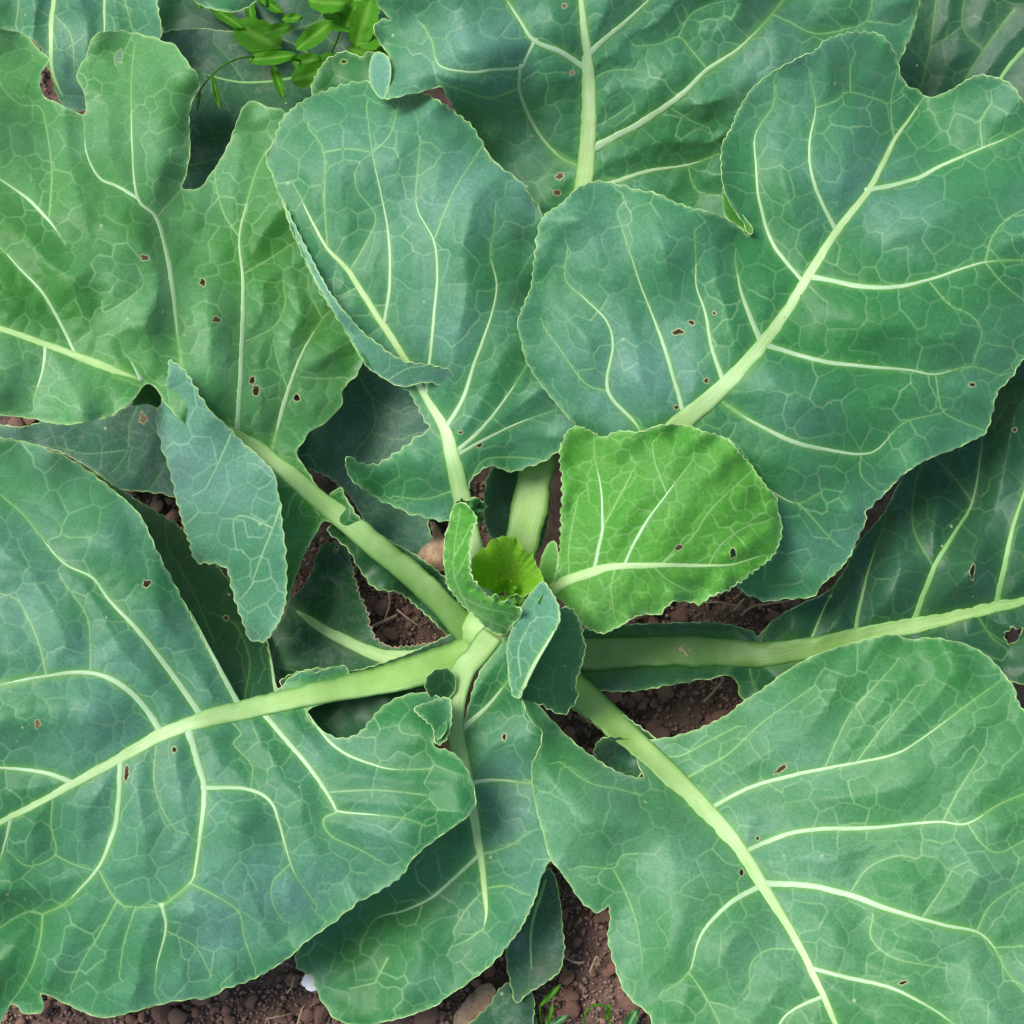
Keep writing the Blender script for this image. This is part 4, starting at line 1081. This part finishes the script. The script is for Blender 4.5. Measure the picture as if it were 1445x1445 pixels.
# ---- folded young leaf in front of the heart
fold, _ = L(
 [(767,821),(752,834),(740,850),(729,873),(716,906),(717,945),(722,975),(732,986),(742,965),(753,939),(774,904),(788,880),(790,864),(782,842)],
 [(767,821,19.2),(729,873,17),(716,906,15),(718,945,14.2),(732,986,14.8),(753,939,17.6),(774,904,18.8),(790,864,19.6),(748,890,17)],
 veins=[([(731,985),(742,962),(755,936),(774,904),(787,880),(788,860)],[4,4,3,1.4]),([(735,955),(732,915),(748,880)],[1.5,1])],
 mat='under', quilt=0.05, panel=0.1, ruf=0.12, edge_ruf=0.1, teeth=(13,1.6), s1=44, s2=18)  # sunward half, its light put into the paler colour
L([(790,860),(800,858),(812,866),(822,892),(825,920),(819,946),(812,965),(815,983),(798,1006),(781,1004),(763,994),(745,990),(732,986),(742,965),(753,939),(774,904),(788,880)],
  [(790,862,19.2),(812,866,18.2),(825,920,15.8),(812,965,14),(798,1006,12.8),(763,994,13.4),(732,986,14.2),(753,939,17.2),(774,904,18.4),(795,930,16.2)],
  mat='dark', parent=fold, name='folded_half', net=True, quilt=0.03, panel=0.0, ruf=0.12, edge_ruf=0.15, teeth=(13,2.2), netk=0.8)  # turned-away half, with its shade put into the darker colour

# ---- heart: crinkled innermost leaves
cup_leaf(709,836, 190, 384, 3, 70, 13.0, 19.2, 'heart', 2.2, 0.35, 11, ax=0.84, ay=1.12, tm=283, label='bright yellow-green cupped heart leaf')
L([(640,716),(650,709),(660,714),(668,724),(672,736),(666,752),(663,775),(662,800),(668,818),(680,832),(690,844),(699,837),(708,849),(718,846),(726,856),(736,858),(734,872),(722,884),(712,896),(690,888),(668,868),(646,846),(632,826),(627,800),(628,760),(634,735)],
  [(650,712,18),(671,735,18.6),(662,790,19.2),(684,836,18.8),(734,860,18.2),(712,894,14.4),(668,868,14),(632,826,14.2),(627,770,15.4),(643,790,17.4),(690,864,17)],
  veins=[([(672,874),(650,838),(640,800),(644,750),(650,720)],[2.6,2,1.4]),([(654,844),(685,858),(722,866)],[2,1]),([(644,812),(656,790),(664,770)],[1.6,0.9]),([(641,785),(655,760),(665,740)],[1.5,0.9]),([(660,858),(690,876),(712,884)],[1.6,0.9])],
  mat='young', quilt=0.16, panel=0.2, ruf=0.12, edge_ruf=0.45, ewl=18, wl=50, teeth=(9,2.2), s1=26, s2=12, grid=4, mr=1.1, label='crinkled light green leaf wrapped round the heart')
cup_leaf(713,840, 20, 180, 3, 20, 14.2, 16.4, 'heart', 1.6, 0.35, 13, tm=115, nlat=3)
cup_leaf(712,834, 150, 380, 2, 17, 13.6, 15.8, 'heart', 1.2, 0.3, 14, nlat=3)
L([(640,718),(648,704),(660,706),(670,702),(682,708),(688,716),(678,724),(684,734),(672,738),(662,728),(650,726)],
  [(640,718,16.4),(660,704,17.2),(688,714,15.6),(672,738,15.4)], mat='green', name='leaf', quilt=0.05, panel=0, ruf=0.2, edge_ruf=0.5, ewl=16, wl=30, teeth=(7,2.5), s1=24, s2=12, grid=4, mr=0.8)
L([(716,846),(728,838),(738,842),(748,836),(760,846),(756,858),(744,866),(736,880),(722,884),(718,866)],
  [(716,846,16.0),(748,836,16.6),(756,858,15.6),(722,884,14.6)], mat='young', name='leaf', quilt=0.05, panel=0, ruf=0.2, edge_ruf=0.5, ewl=16, wl=30, teeth=(7,2.5), s1=24, s2=12, grid=4, mr=0.9)
# the pale side of an inner stalk beside the heart
L([(762,800),(772,770),(784,765),(788,790),(784,815),(776,838),(764,842)],
  [(762,800,14),(784,765,14.6),(784,815,14.4),(764,842,13.6)], mat='young', name='leaf', net=False, grid=5, quilt=0, panel=0, ruf=0.1, edge_ruf=0.1, teeth=None)
# ---- older leaves low down
L([(-5,600),(32,602),(80,592),(150,590),(200,566),(240,600),(258,660),(262,715),(245,702),(215,694),(165,690),(140,670),(90,640),(30,625),(0,622)],
  [(32,602,3),(190,570,4.2),(245,650,4.0),(215,694,2.2),(100,630,2.6),(150,630,3.6),(0,610,2.6)],
  veins=[([(240,640),(225,670),(208,695)],[2.4,1.6]),([(195,570),(183,600),(180,635),(165,660)],[1.8,1.2]),([(180,635),(120,640),(80,630)],[1.5,1])],
  mat='old_blue', veinm='vein_dark', quilt=0.05, ruf=0.2, holes=[(203,590,6,8)], label='dull grey-blue old leaf lying low')
L([(418,655),(428,618),(450,590),(478,560),(512,510),(545,520),(590,560),(615,620),(620,680),(605,735),(612,770),(590,800),(560,792),(530,760),(505,718),(486,692),(455,668)],
  [(425,640,5),(470,565,6),(530,520,6.5),(600,600,6.2),(610,700,5),(590,790,3.5),(505,720,4),(540,640,5.6),(455,665,4.6)],
  veins=[([(505,528),(525,560),(570,585)],[1.8,1.1]),([(525,610),(560,620),(590,610)],[1.5,1]),([(525,560),(528,600),(500,640)],[1.6,1])],
  mat='old_blue', veinm='vein_dark', quilt=0.06, ruf=0.3, label='dull grey-blue old leaf behind the stalks')
L([(459,766),(478,768),(493,786),(504,828),(518,866),(528,898),(545,911),(580,912),(640,905),(650,925),(600,945),(540,962),(470,965),(400,960),(372,945),(376,910),(388,890),(400,868),(408,850),(424,830),(436,816),(442,800),(448,782)],
  [(459,766,5),(504,828,4.6),(545,911,5.2),(640,915,6),(540,960,5),(400,955,4.2),(385,895,4.2),(440,810,4.6),(470,880,5.4)],
  mid=([(640,925),(580,930),(540,926),(500,910),(460,890),(418,862)],[12,12,10,8.5,7,5]),
  mat='old', ribm='petiole', veinm='vein_dark', quilt=0.05, ruf=0.2, s1=70, s2=26, teeth=(9,3.0), holes=[(475,772,3,2),(474,777,2,2)], margm='brown_edge', label='dull green torn old leaf with a brown ragged edge')
L([(774,1226),(788,1255),(793,1300),(796,1342),(789,1370),(770,1386),(745,1402),(729,1416),(722,1395),(714,1345),(725,1300),(745,1250)],
  [(774,1226,4.5),(793,1300,4),(789,1370,3),(729,1416,2.2),(714,1345,3),(752,1320,4.1)],
  mid=([(770,1240),(752,1300),(749,1330),(750,1372)],[2.4,2,1.6,1]),
  mat='old', ribm='vein_dark', quilt=0.04, ruf=0.15, label='small dull green leaf close to the soil')
L([(730,1385),(752,1405),(752,1440),(740,1480),(690,1480),(648,1470),(668,1440),(690,1420),(705,1395)],
  [(730,1385,1.9),(752,1440,1.8),(648,1470,1.6),(700,1440,2.2)], mat='old', net=True, quilt=0.03, ruf=0.1, label='withered leaf flat on the soil')
# ---------------------------------------------------------------- neighbouring plants
nb = empty('cabbage_plant', Vector(unproj(90, -160, 0.0)))
tag(nb, 'neighbouring cabbage with bluish leaves, at the upper left corner', 'plant')
NO = unproj(90, -160, 0.0)
def LN(*a, **k):
    return leaf(*a, parent=k.pop('parent', nb), off=k.pop('off', NO), **k)
LN([(-40,-60),(80,-70),(210,-60),(220,-10),(224,20),(228,48),(215,70),(190,90),(150,140),(105,158),(84,140),(70,100),(55,65),(20,45),(-40,35)],
   [(-40,-60,9),(80,-70,11),(210,-60,11),(228,45,8.5),(150,140,6),(84,135,6),(0,40,7.5),(148,20,9),(72,40,7.6),(110,60,8.6)],
   mid=([(78,-70),(76,0),(72,50),(74,100),(90,140)],[4,3.6,3.2,2.4,1.4]),
   veins=[([(149,-60),(148,0),(147,48),(140,90)],[3.6,3,2.2,1.2]),([(168,-30),(180,15),(188,45)],[2,1.2]),([(20,-40),(26,0),(22,35)],[2,1.2]),([(76,20),(100,50),(105,100)],[1.8,1.1])],
   mat='glaucous', quilt=0.08, panel=0.8, ruf=0.3)
LN([(200,52),(230,45),(262,41),(290,40),(320,44),(345,46),(372,54),(405,58),(440,80),(450,115),(430,160),(395,190),(350,230),(310,275),(265,285),(240,220),(220,140)],
   [(200,52,5),(290,40,5.5),(372,54,5),(450,115,4),(350,230,4),(265,285,4),(300,150,5.4)],
   mid=([(455,100),(400,112),(340,116),(290,105)],[2.4,2,1.4,1]),
   veins=[([(340,200),(300,225),(268,232)],[1.8,1.1]),([(345,116),(320,80),(300,60)],[1.4,1])],
   mat='old', veinm='vein_dark', ribm='vein_dark', quilt=0.04, panel=0.3, ruf=0.2)
LN([(262,-40),(272,-2),(285,8),(300,12),(325,17),(345,12),(360,1),(372,-40)],
   [(262,-40,13),(285,8,11),(325,17,10.6),(360,1,11),(372,-40,13)], mat='glaucous', quilt=0.05, ruf=0.1)

LN([(200,-60),(300,-70),(420,-60),(520,-50),(570,0),(560,60),(520,110),(460,140),(400,120),(330,90),(270,70),(228,40)],
   [(200,-60,3),(420,-60,3.4),(560,30,3),(460,135,2.6),(300,70,2.6),(400,30,4)], veins=[([(540,-20),(450,30),(370,50),(290,50)],[2.4,1.8,1])],
   mat='dark', veinm='vein_dark', quilt=0.04, panel=0.3, ruf=0.3)
nb2 = empty('cabbage_plant', Vector(unproj(1560, -120, 0.0)))
tag(nb2, 'neighbouring cabbage with dusty dark leaf, at the upper right corner', 'plant')
NO2 = unproj(1560, -120, 0.0)
LN([(1310,-60),(1297,0),(1286,50),(1262,90),(1262,130),(1300,175),(1400,180),(1500,170),(1540,40),(1500,-80)],
   [(1310,-60,12),(1286,50,10.5),(1262,110,10),(1330,120,10),(1400,170,9),(1520,100,12),(1450,20,12.5),(1380,40,11.4)],
   mid=([(1520,-10),(1470,50),(1440,75),(1410,115),(1400,150)],[4,3.4,3,2.4,2]),
   veins=[([(1430,15),(1410,40),(1385,75),(1362,112),(1350,140)],[2.6,2.2,1.6]),([(1325,-30),(1316,40),(1312,70),(1298,130)],[2.4,2,1.4]),([(1365,-30),(1358,36),(1384,68)],[1.8,1.4]),([(1312,68),(1340,50),(1358,36)],[1.4,1.2])],
   parent=nb2, off=NO2, mat='dark', veinm='vein_dark', ribm='vein_dark', quilt=0.08, panel=0.5, ruf=0.25)

# ---------------------------------------------------------------- weeds
def weed_leaf(parent, off, x, y, ln, wd, ang, z, dz=0.6, mat='weed'):
    """small pointed leaf with folded midline; ang in degrees, image sense, from base to tip"""
    n, m = 14, 7
    a = R(ang); V = []; F = []
    g = np.random.default_rng(int(x * 7 + y))
    wob = g.normal(0, 0.05, n)
    for i in range(n):
        t = i / (n - 1)
        w = wd * 1.55 * (t ** 0.52) * ((1 - t) ** 0.62) * (1 + wob[i]) + 0.4
        for k in range(m):
            s = (k / (m - 1)) * 2 - 1
            lx, ly = t * ln, s * w * 0.5
            px = x + lx * math.cos(a) - ly * math.sin(a)
            py = y + lx * math.sin(a) + ly * math.cos(a)
            zz = z + dz * math.sin(t * 2.2) + abs(s) * 0.35 * w / 30 + 0.12 * math.sin(9 * t + 2 * s)
            V.append(unproj(px, py, zz * 0.01))
    for i in range(n - 1):
        for k in range(m - 1):
            F.append((i * m + k, i * m + k + 1, (i + 1) * m + k + 1, (i + 1) * m + k))
    att = np.zeros(n * m); att2 = np.zeros(n * m)
    for i in range(n):
        att[i * m + m // 2] = 0.8
    ob = mesh_obj('leaf', np.array(V), F, M[mat], parent, {'vein': att, 'halo': att2, 'edge': att2, 'scar': att2}, offset=off)
    return ob
def weed_stem(parent, off, pts, r0, r1, name='stem', mat='weed'):
    P = catmull(np.array(pts, float), False, 8)
    n = len(P); W = unproj(P[:, 0], P[:, 1], P[:, 2] * 0.01)
    V = []; F = []
    for i in range(n):
        t = W[min(i + 1, n - 1)] - W[max(i - 1, 0)]; t /= np.linalg.norm(t) + 1e-9
        u = np.cross(t, [0.3, 0.1, 1.0]); u /= np.linalg.norm(u) + 1e-9; v = np.cross(t, u)
        r = (r0 + (r1 - r0) * i / (n - 1)) * PX
        for k in range(6):
            a = k * math.pi / 3
            V.append(W[i] + r * (u * math.cos(a) + v * math.sin(a)))
    for i in range(n - 1):
        for k in range(6):
            F.append((i * 6 + k, i * 6 + (k + 1) % 6, (i + 1) * 6 + (k + 1) % 6, (i + 1) * 6 + k))
    F.append(tuple(range(6))[::-1]); F.append(tuple((n - 1) * 6 + k for k in range(6)))
    z = np.zeros(len(V))
    return mesh_obj(name, np.array(V), F, M[mat], parent, {'vein': z, 'halo': z, 'edge': z, 'side': z}, offset=off)

w0 = unproj(455, 95, 0.0)
weed = empty('weed', Vector(w0))
tag(weed, 'bright green weed with pointed leaves and a curling tip, beyond the leaf tips', 'weed')
for a in [(418,70,66,38,-38,8.5),(370,48,44,27,-15,7.6),(350,85,70,28,-6,9.5),(385,92,50,20,72,8.2),(300,10,56,22,35,6)]:
    weed_leaf(weed, w0, *a)
gw = np.random.default_rng(21)
for k in range(18):
    x, y = gw.uniform(395, 535), gw.uniform(-25, 120)
    ln = gw.uniform(42, 78)
    weed_leaf(weed, w0, x, y, ln, ln * gw.uniform(0.70, 0.95), gw.uniform(-170, 60), gw.uniform(4.4, 7.4), gw.uniform(-0.3, 1.2))
for k in range(10):
    x, y = gw.uniform(290, 400), gw.uniform(-30, 40)
    ln = gw.uniform(26, 48)
    weed_leaf(weed, w0, x, y, ln, ln * gw.uniform(0.4, 0.6), gw.uniform(-60, 120), gw.uniform(3.8, 5.4))
weed_leaf(weed, w0, 300, 106, 50, 11, 78, 10.5)
weed_leaf(weed, w0, 283, 128, 30, 6, 100, 10)
weed_stem(weed, w0, [(455,100,0),(440,92,4),(400,80,8),(352,80,10),(325,87,11),(303,102,11.5),(286,122,11),(277,138,10)], 2.2, 1.0)
weed_stem(weed, w0, [(455,100,0),(470,70,4),(480,45,6.5)], 2.2, 1.2)
weed_stem(weed, w0, [(352,73,9.6),(375,70,9.8),(400,68,9.4)], 1.4, 1.2)

w1 = unproj(770, 1440, 0.0)
wb = empty('weed', Vector(w1))
tag(wb, 'small weed sprout with a blade-like stalk, at the bottom edge', 'weed')
weed_leaf(wb, w1, 760, 1470, 75, 12, -103, 1.2, mat='green')
weed_leaf(wb, w1, 762, 1420, 44, 10, -46, 1.6)
weed_leaf(wb, w1, 770, 1448, 34, 9, -70, 1.0)
weed_leaf(wb, w1, 772, 1450, 36, 14, -30, 0.9, mat='green')
weed_stem(wb, w1, [(765,1470,0),(763,1440,1.0),(762,1418,1.5)], 1.8, 1.2)
w2 = unproj(850, 1450, 0.0)
wc = empty('weed', Vector(w2))
tag(wc, 'tiny weed seedling with a looped stem, beside the lower right leaf', 'weed')
weed_stem(wc, w2, [(822,1462,0),(826,1432,1.6),(840,1418,2.4),(856,1422,2.4),(862,1436,1.8)], 1.8, 1.4)
weed_leaf(wc, w2, 856, 1440, 26, 9, -80, 1.6)
weed_leaf(wc, w2, 880, 1458, 40, 24, -60, 1.2, mat='green')
weed_stem(wc, w2, [(850,1465,0),(856,1450,1.0),(862,1434,1.7)], 1.6, 1.2)

# ---------------------------------------------------------------- soil
def soil_h(x, y):
    return (0.006 * np.sin(9 * x + 1.3) * np.sin(11 * y + 0.4) + 0.004 * np.sin(31 * x + 2 * np.sin(17 * y)) * np.sin(27 * y + 1.7)
            + 0.0022 * np.sin(83 * x + 3 * np.sin(61 * y)) * np.sin(77 * y))
def build_soil():
    d = np.linspace(-0.62, 0.62, 260)
    out = np.array([0.75, 1.0, 1.5, 2.5, 5, 10, 25, 60.0])
    ax = np.concatenate([-out[::-1], d, out])
    X, Y = np.meshgrid(ax, ax)
    n = len(ax)
    f = np.exp(-np.maximum(0, np.hypot(X, Y) - 0.8))
    Z = soil_h(X, Y) * np.clip(f, 0, 1) + rng.normal(0, 0.0012, X.shape) * (np.hypot(X, Y) < 0.9) - 0.004
    V = np.stack([X.ravel(), Y.ravel(), Z.ravel()], -1)
    i = np.arange(n * n).reshape(n, n)
    F = np.stack([i[:-1, :-1].ravel(), i[:-1, 1:].ravel(), i[1:, 1:].ravel(), i[1:, :-1].ravel()], -1)
    return mesh_obj('soil', V, F, M['soil'])
soil = tag(build_soil(), kind='structure')

def lump_mesh(seed, sub=2, flat=0.75):
    import bmesh
    bm = bmesh.new()
    bmesh.ops.create_icosphere(bm, subdivisions=sub, radius=1.0)
    g = np.random.default_rng(seed)
    dirs = g.normal(0, 1, (9, 3)); dirs /= np.linalg.norm(dirs, axis=1)[:, None]
    lv = g.uniform(0.55, 0.95, 9)
    sc = np.array([g.uniform(0.8, 1.25), g.uniform(0.7, 1.1), flat * g.uniform(0.8, 1.2)])
    for v in bm.verts:
        c = np.array(v.co)
        for dd, l in zip(dirs, lv):               # chip flat facets off the ball
            h = c @ dd
            if h > l: c = c - dd * (h - l) * 0.85
        c = c * (1 + g.normal(0, 0.035)) * sc
        v.co = c
    V = np.array([v.co[:] for v in bm.verts]); F = [tuple(x.index for x in f.verts) for f in bm.faces]
    bm.free()
    return V, F

# open patches of soil in the picture: x0, y0, x1, y1, clods
patches = [(0,585,40,625,8),(165,680,265,760,26),(495,690,580,780,34),(420,770,520,900,22),(510,820,605,915,30),(770,985,930,1060,34),(850,950,1050,1060,46),
           (900,835,1130,895,30),(770,1225,925,1445,74),(300,1340,480,1445,60),(0,1400,320,1445,70),(600,1370,780,1445,40),(1395,860,1445,940,8),(60,90,130,160,6),(215,0,420,60,20),(590,700,700,830,14)]
protos = []
for k in range(9):
    V, F = lump_mesh(300 + k, 2)
    me = bpy.data.meshes.new('soil_clod'); me.from_pydata([tuple(v) for v in V], [], F); me.update()
    me.polygons.foreach_set('use_smooth', np.array([(k % 3) == 0] * len(me.polygons)))
    me.materials.append(M['clod']); protos.append(me)
tot = sum(p[4] for p in patches); nclod = 295
made = 0
for (x0, y0, x1, y1, w) in patches:
    for _ in range(int(round(w * nclod / tot))):
        if made >= nclod: break
        px, py = rng.uniform(x0, x1), rng.uniform(y0, y1)
        p = unproj(px, py, 0.0)
        r = PX * 1.12 * float(np.clip(rng.lognormal(2.05, 0.42), 4.5, 19))
        o = bpy.data.objects.new('soil_clod', protos[rng.integers(len(protos))])
        o.location = (p[0], p[1], float(soil_h(p[0], p[1])) + r * 0.32)
        o.rotation_euler = (rng.uniform(-0.5, 0.5), rng.uniform(-0.5, 0.5), rng.uniform(0, 6.28))
        o.scale = (r, r * rng.uniform(0.8, 1.1), r * rng.uniform(0.75, 1.0))
        o.parent = soil
        col.objects.link(o); made += 1

def crumbs():
    Vp = []; Fp = []; b = 0
    small = [lump_mesh(500 + k, 1) for k in range(6)]
    for (x0, y0, x1, y1, w) in patches:
        area = (x1 - x0 + 40) * (y1 - y0 + 40)
        for _ in range(int(area / 26)):
            px, py = rng.uniform(x0 - 20, x1 + 20), rng.uniform(y0 - 20, y1 + 20)
            p = unproj(px, py, 0.0)
            r = PX * float(np.clip(rng.lognormal(0.75, 0.5), 0.9, 6.0))
            V, F = small[rng.integers(6)]
            a = rng.uniform(0, 6.28); ca, sa = math.cos(a), math.sin(a)
            q = V * r * np.array([1, rng.uniform(0.7, 1.1), rng.uniform(0.7, 1.0)])
            q = np.stack([q[:, 0] * ca - q[:, 1] * sa, q[:, 0] * sa + q[:, 1] * ca, q[:, 2]], -1)
            q = q + np.array([p[0], p[1], float(soil_h(p[0], p[1])) - 0.002 + r * 0.5])
            Vp.append(q); Fp.append(np.array(F) + b); b += len(V)
    o = mesh_obj('soil_crumbs', np.concatenate(Vp), np.concatenate(Fp), M['crumb'], smooth=False)
    return tag(o, 'loose dark brown crumbs of soil between the leaves', 'soil crumbs', kind='stuff')
crumbs()

# ---------------------------------------------------------------- dry bits on the soil
def straw(pts, r0, r1, label, mat='straw', group='dry straws on the soil'):
    P = [(x, y, z) for x, y, z in pts]
    o = weed_stem(None, None, P, r0, r1, 'dry_straw', mat)
    return tag(o, label, 'straw', group)
straw([(525,884,1.2),(545,875,1.5),(560,868,1.2)], 2.4, 2.0, 'short pale straw lying across the gap left of the heart')
straw([(548,833,1.2),(550,850,1.5),(546,866,1.3),(540,880,1.0)], 1.4, 1.2, 'thin curved rootlet standing over the gap left of the heart')
straw([(560,860,1.3),(575,872,1.6),(592,884,1.2)], 1.5, 1.2, 'thin tan straw at the right side of the gap left of the heart')
straw([(993,990,1.2),(1008,975,1.6),(1020,960,1.2)], 2.0, 1.6, 'reddish dry straw in the soil gap under the right stalk')
straw([(1045,868,1.0),(1062,856,1.4),(1085,852,1.4),(1115,848,1.2)], 1.8, 1.4, 'arched pale rootlet under the edge of the upper right leaf')
straw([(1035,862,1.2),(1045,850,1.5),(1050,845,1.2)], 2.0, 1.4, 'short greenish straw beside the arched rootlet')
straw([(990,851,1.2),(1015,850,1.6),(1045,856,1.2)], 1.4, 1.2, 'thin pale fibre below the small bright leaf')
straw([(795,1350,1.0),(812,1358,1.4),(824,1358,1.2)], 1.8, 1.4, 'pale curved straw right of the small dull leaf')
straw([(415,1378,1.0),(412,1392,1.4),(404,1402,1.2)], 1.5, 1.2, 'thin whitish fibre near the white chip')
straw([(420,1445,1.0),(426,1425,1.4),(430,1418,1.2)], 1.6, 1.2, 'upright tan straw left of the bottom leaf tip')
straw([(375,1438,1.0),(395,1434,1.4),(412,1430,1.0)], 1.5, 1.0, 'flat tan fibre at the bottom edge, below the big lower left leaf')
straw([(832,1372,1.0),(842,1350,1.6),(846,1362,1.0)], 1.6, 1.2, 'forked orange-brown stub amid the bottom clods')

# curled dry leaf scrap
dl, _ = leaf([(606,735),(618,742),(628,760),(640,770),(640,800),(622,806),(600,800),(588,788),(596,772),(610,760)],
     [(606,735,9),(640,775,8.6),(590,788,7.6),(622,806,7.4),(612,775,9)], mat='dry', name='dry_leaf', net=False, grid=5, quilt=0, panel=0, ruf=0.3, edge_ruf=0.5, wl=40, teeth=(8,2), margin=False, off=None)
tag(dl, 'curled tan scrap of dry leaf wedged left of the heart', 'dry leaf')
dl2, _ = leaf([(640,1440),(655,1415),(672,1395),(690,1388),(700,1400),(690,1420),(672,1440),(655,1470)],
     [(640,1440,1.6),(690,1388,1.8),(700,1400,1.8),(655,1470,1.5),(672,1420,2.1)], mat='dry', name='dry_leaf', net=False, grid=5, quilt=0, panel=0, ruf=0.1, edge_ruf=0.1, teeth=(8,2), margin=False, off=None)
tag(dl2, 'flat brown-grey scrap of dry leaf on the bottom soil', 'dry leaf')

# healed brown scar on the right stalk
g_ = np.random.default_rng(5)
sv, sf, sb = [], [], 0
for k in range(7):
    V, F = lump_mesh(800 + k, 1, 0.5)
    a = g_.uniform(0, 6.28); ca, sa = math.cos(a), math.sin(a)
    q = V * np.array([g_.uniform(2.5, 7), g_.uniform(1.2, 2.6), 1.6]) * PX
    q = np.stack([q[:, 0] * ca - q[:, 1] * sa, q[:, 0] * sa + q[:, 1] * ca, q[:, 2]], -1)
    q = q + unproj(965 + g_.normal(0, 5), 916 + g_.normal(0, 5), 0.080) - OFF
    sv.append(q); sf += [tuple(i + sb for i in f) for f in F]; sb += len(V)
mesh_obj('stalk_scar', np.concatenate(sv), sf, M['brown_edge'], right_dark, smooth=False)

# white chip
V, F = lump_mesh(77, 2, 0.5)
V2, F2 = lump_mesh(78, 2, 0.5)
p = unproj(434, 1383, 0.022)
Vc = np.concatenate([V * np.array([0.0052, 0.0060, 0.004]), V2 * np.array([0.0046, 0.0042, 0.0036]) + np.array([0.0035, -0.005, 0.0])])
Fc = F + [tuple(i + len(V) for i in f) for f in F2]
chip = mesh_obj('white_chip', Vc, Fc, M['white'])
chip.location = Vector(p)
tag(chip, 'small white chip beside the tip of the bottom leaf', 'chip')
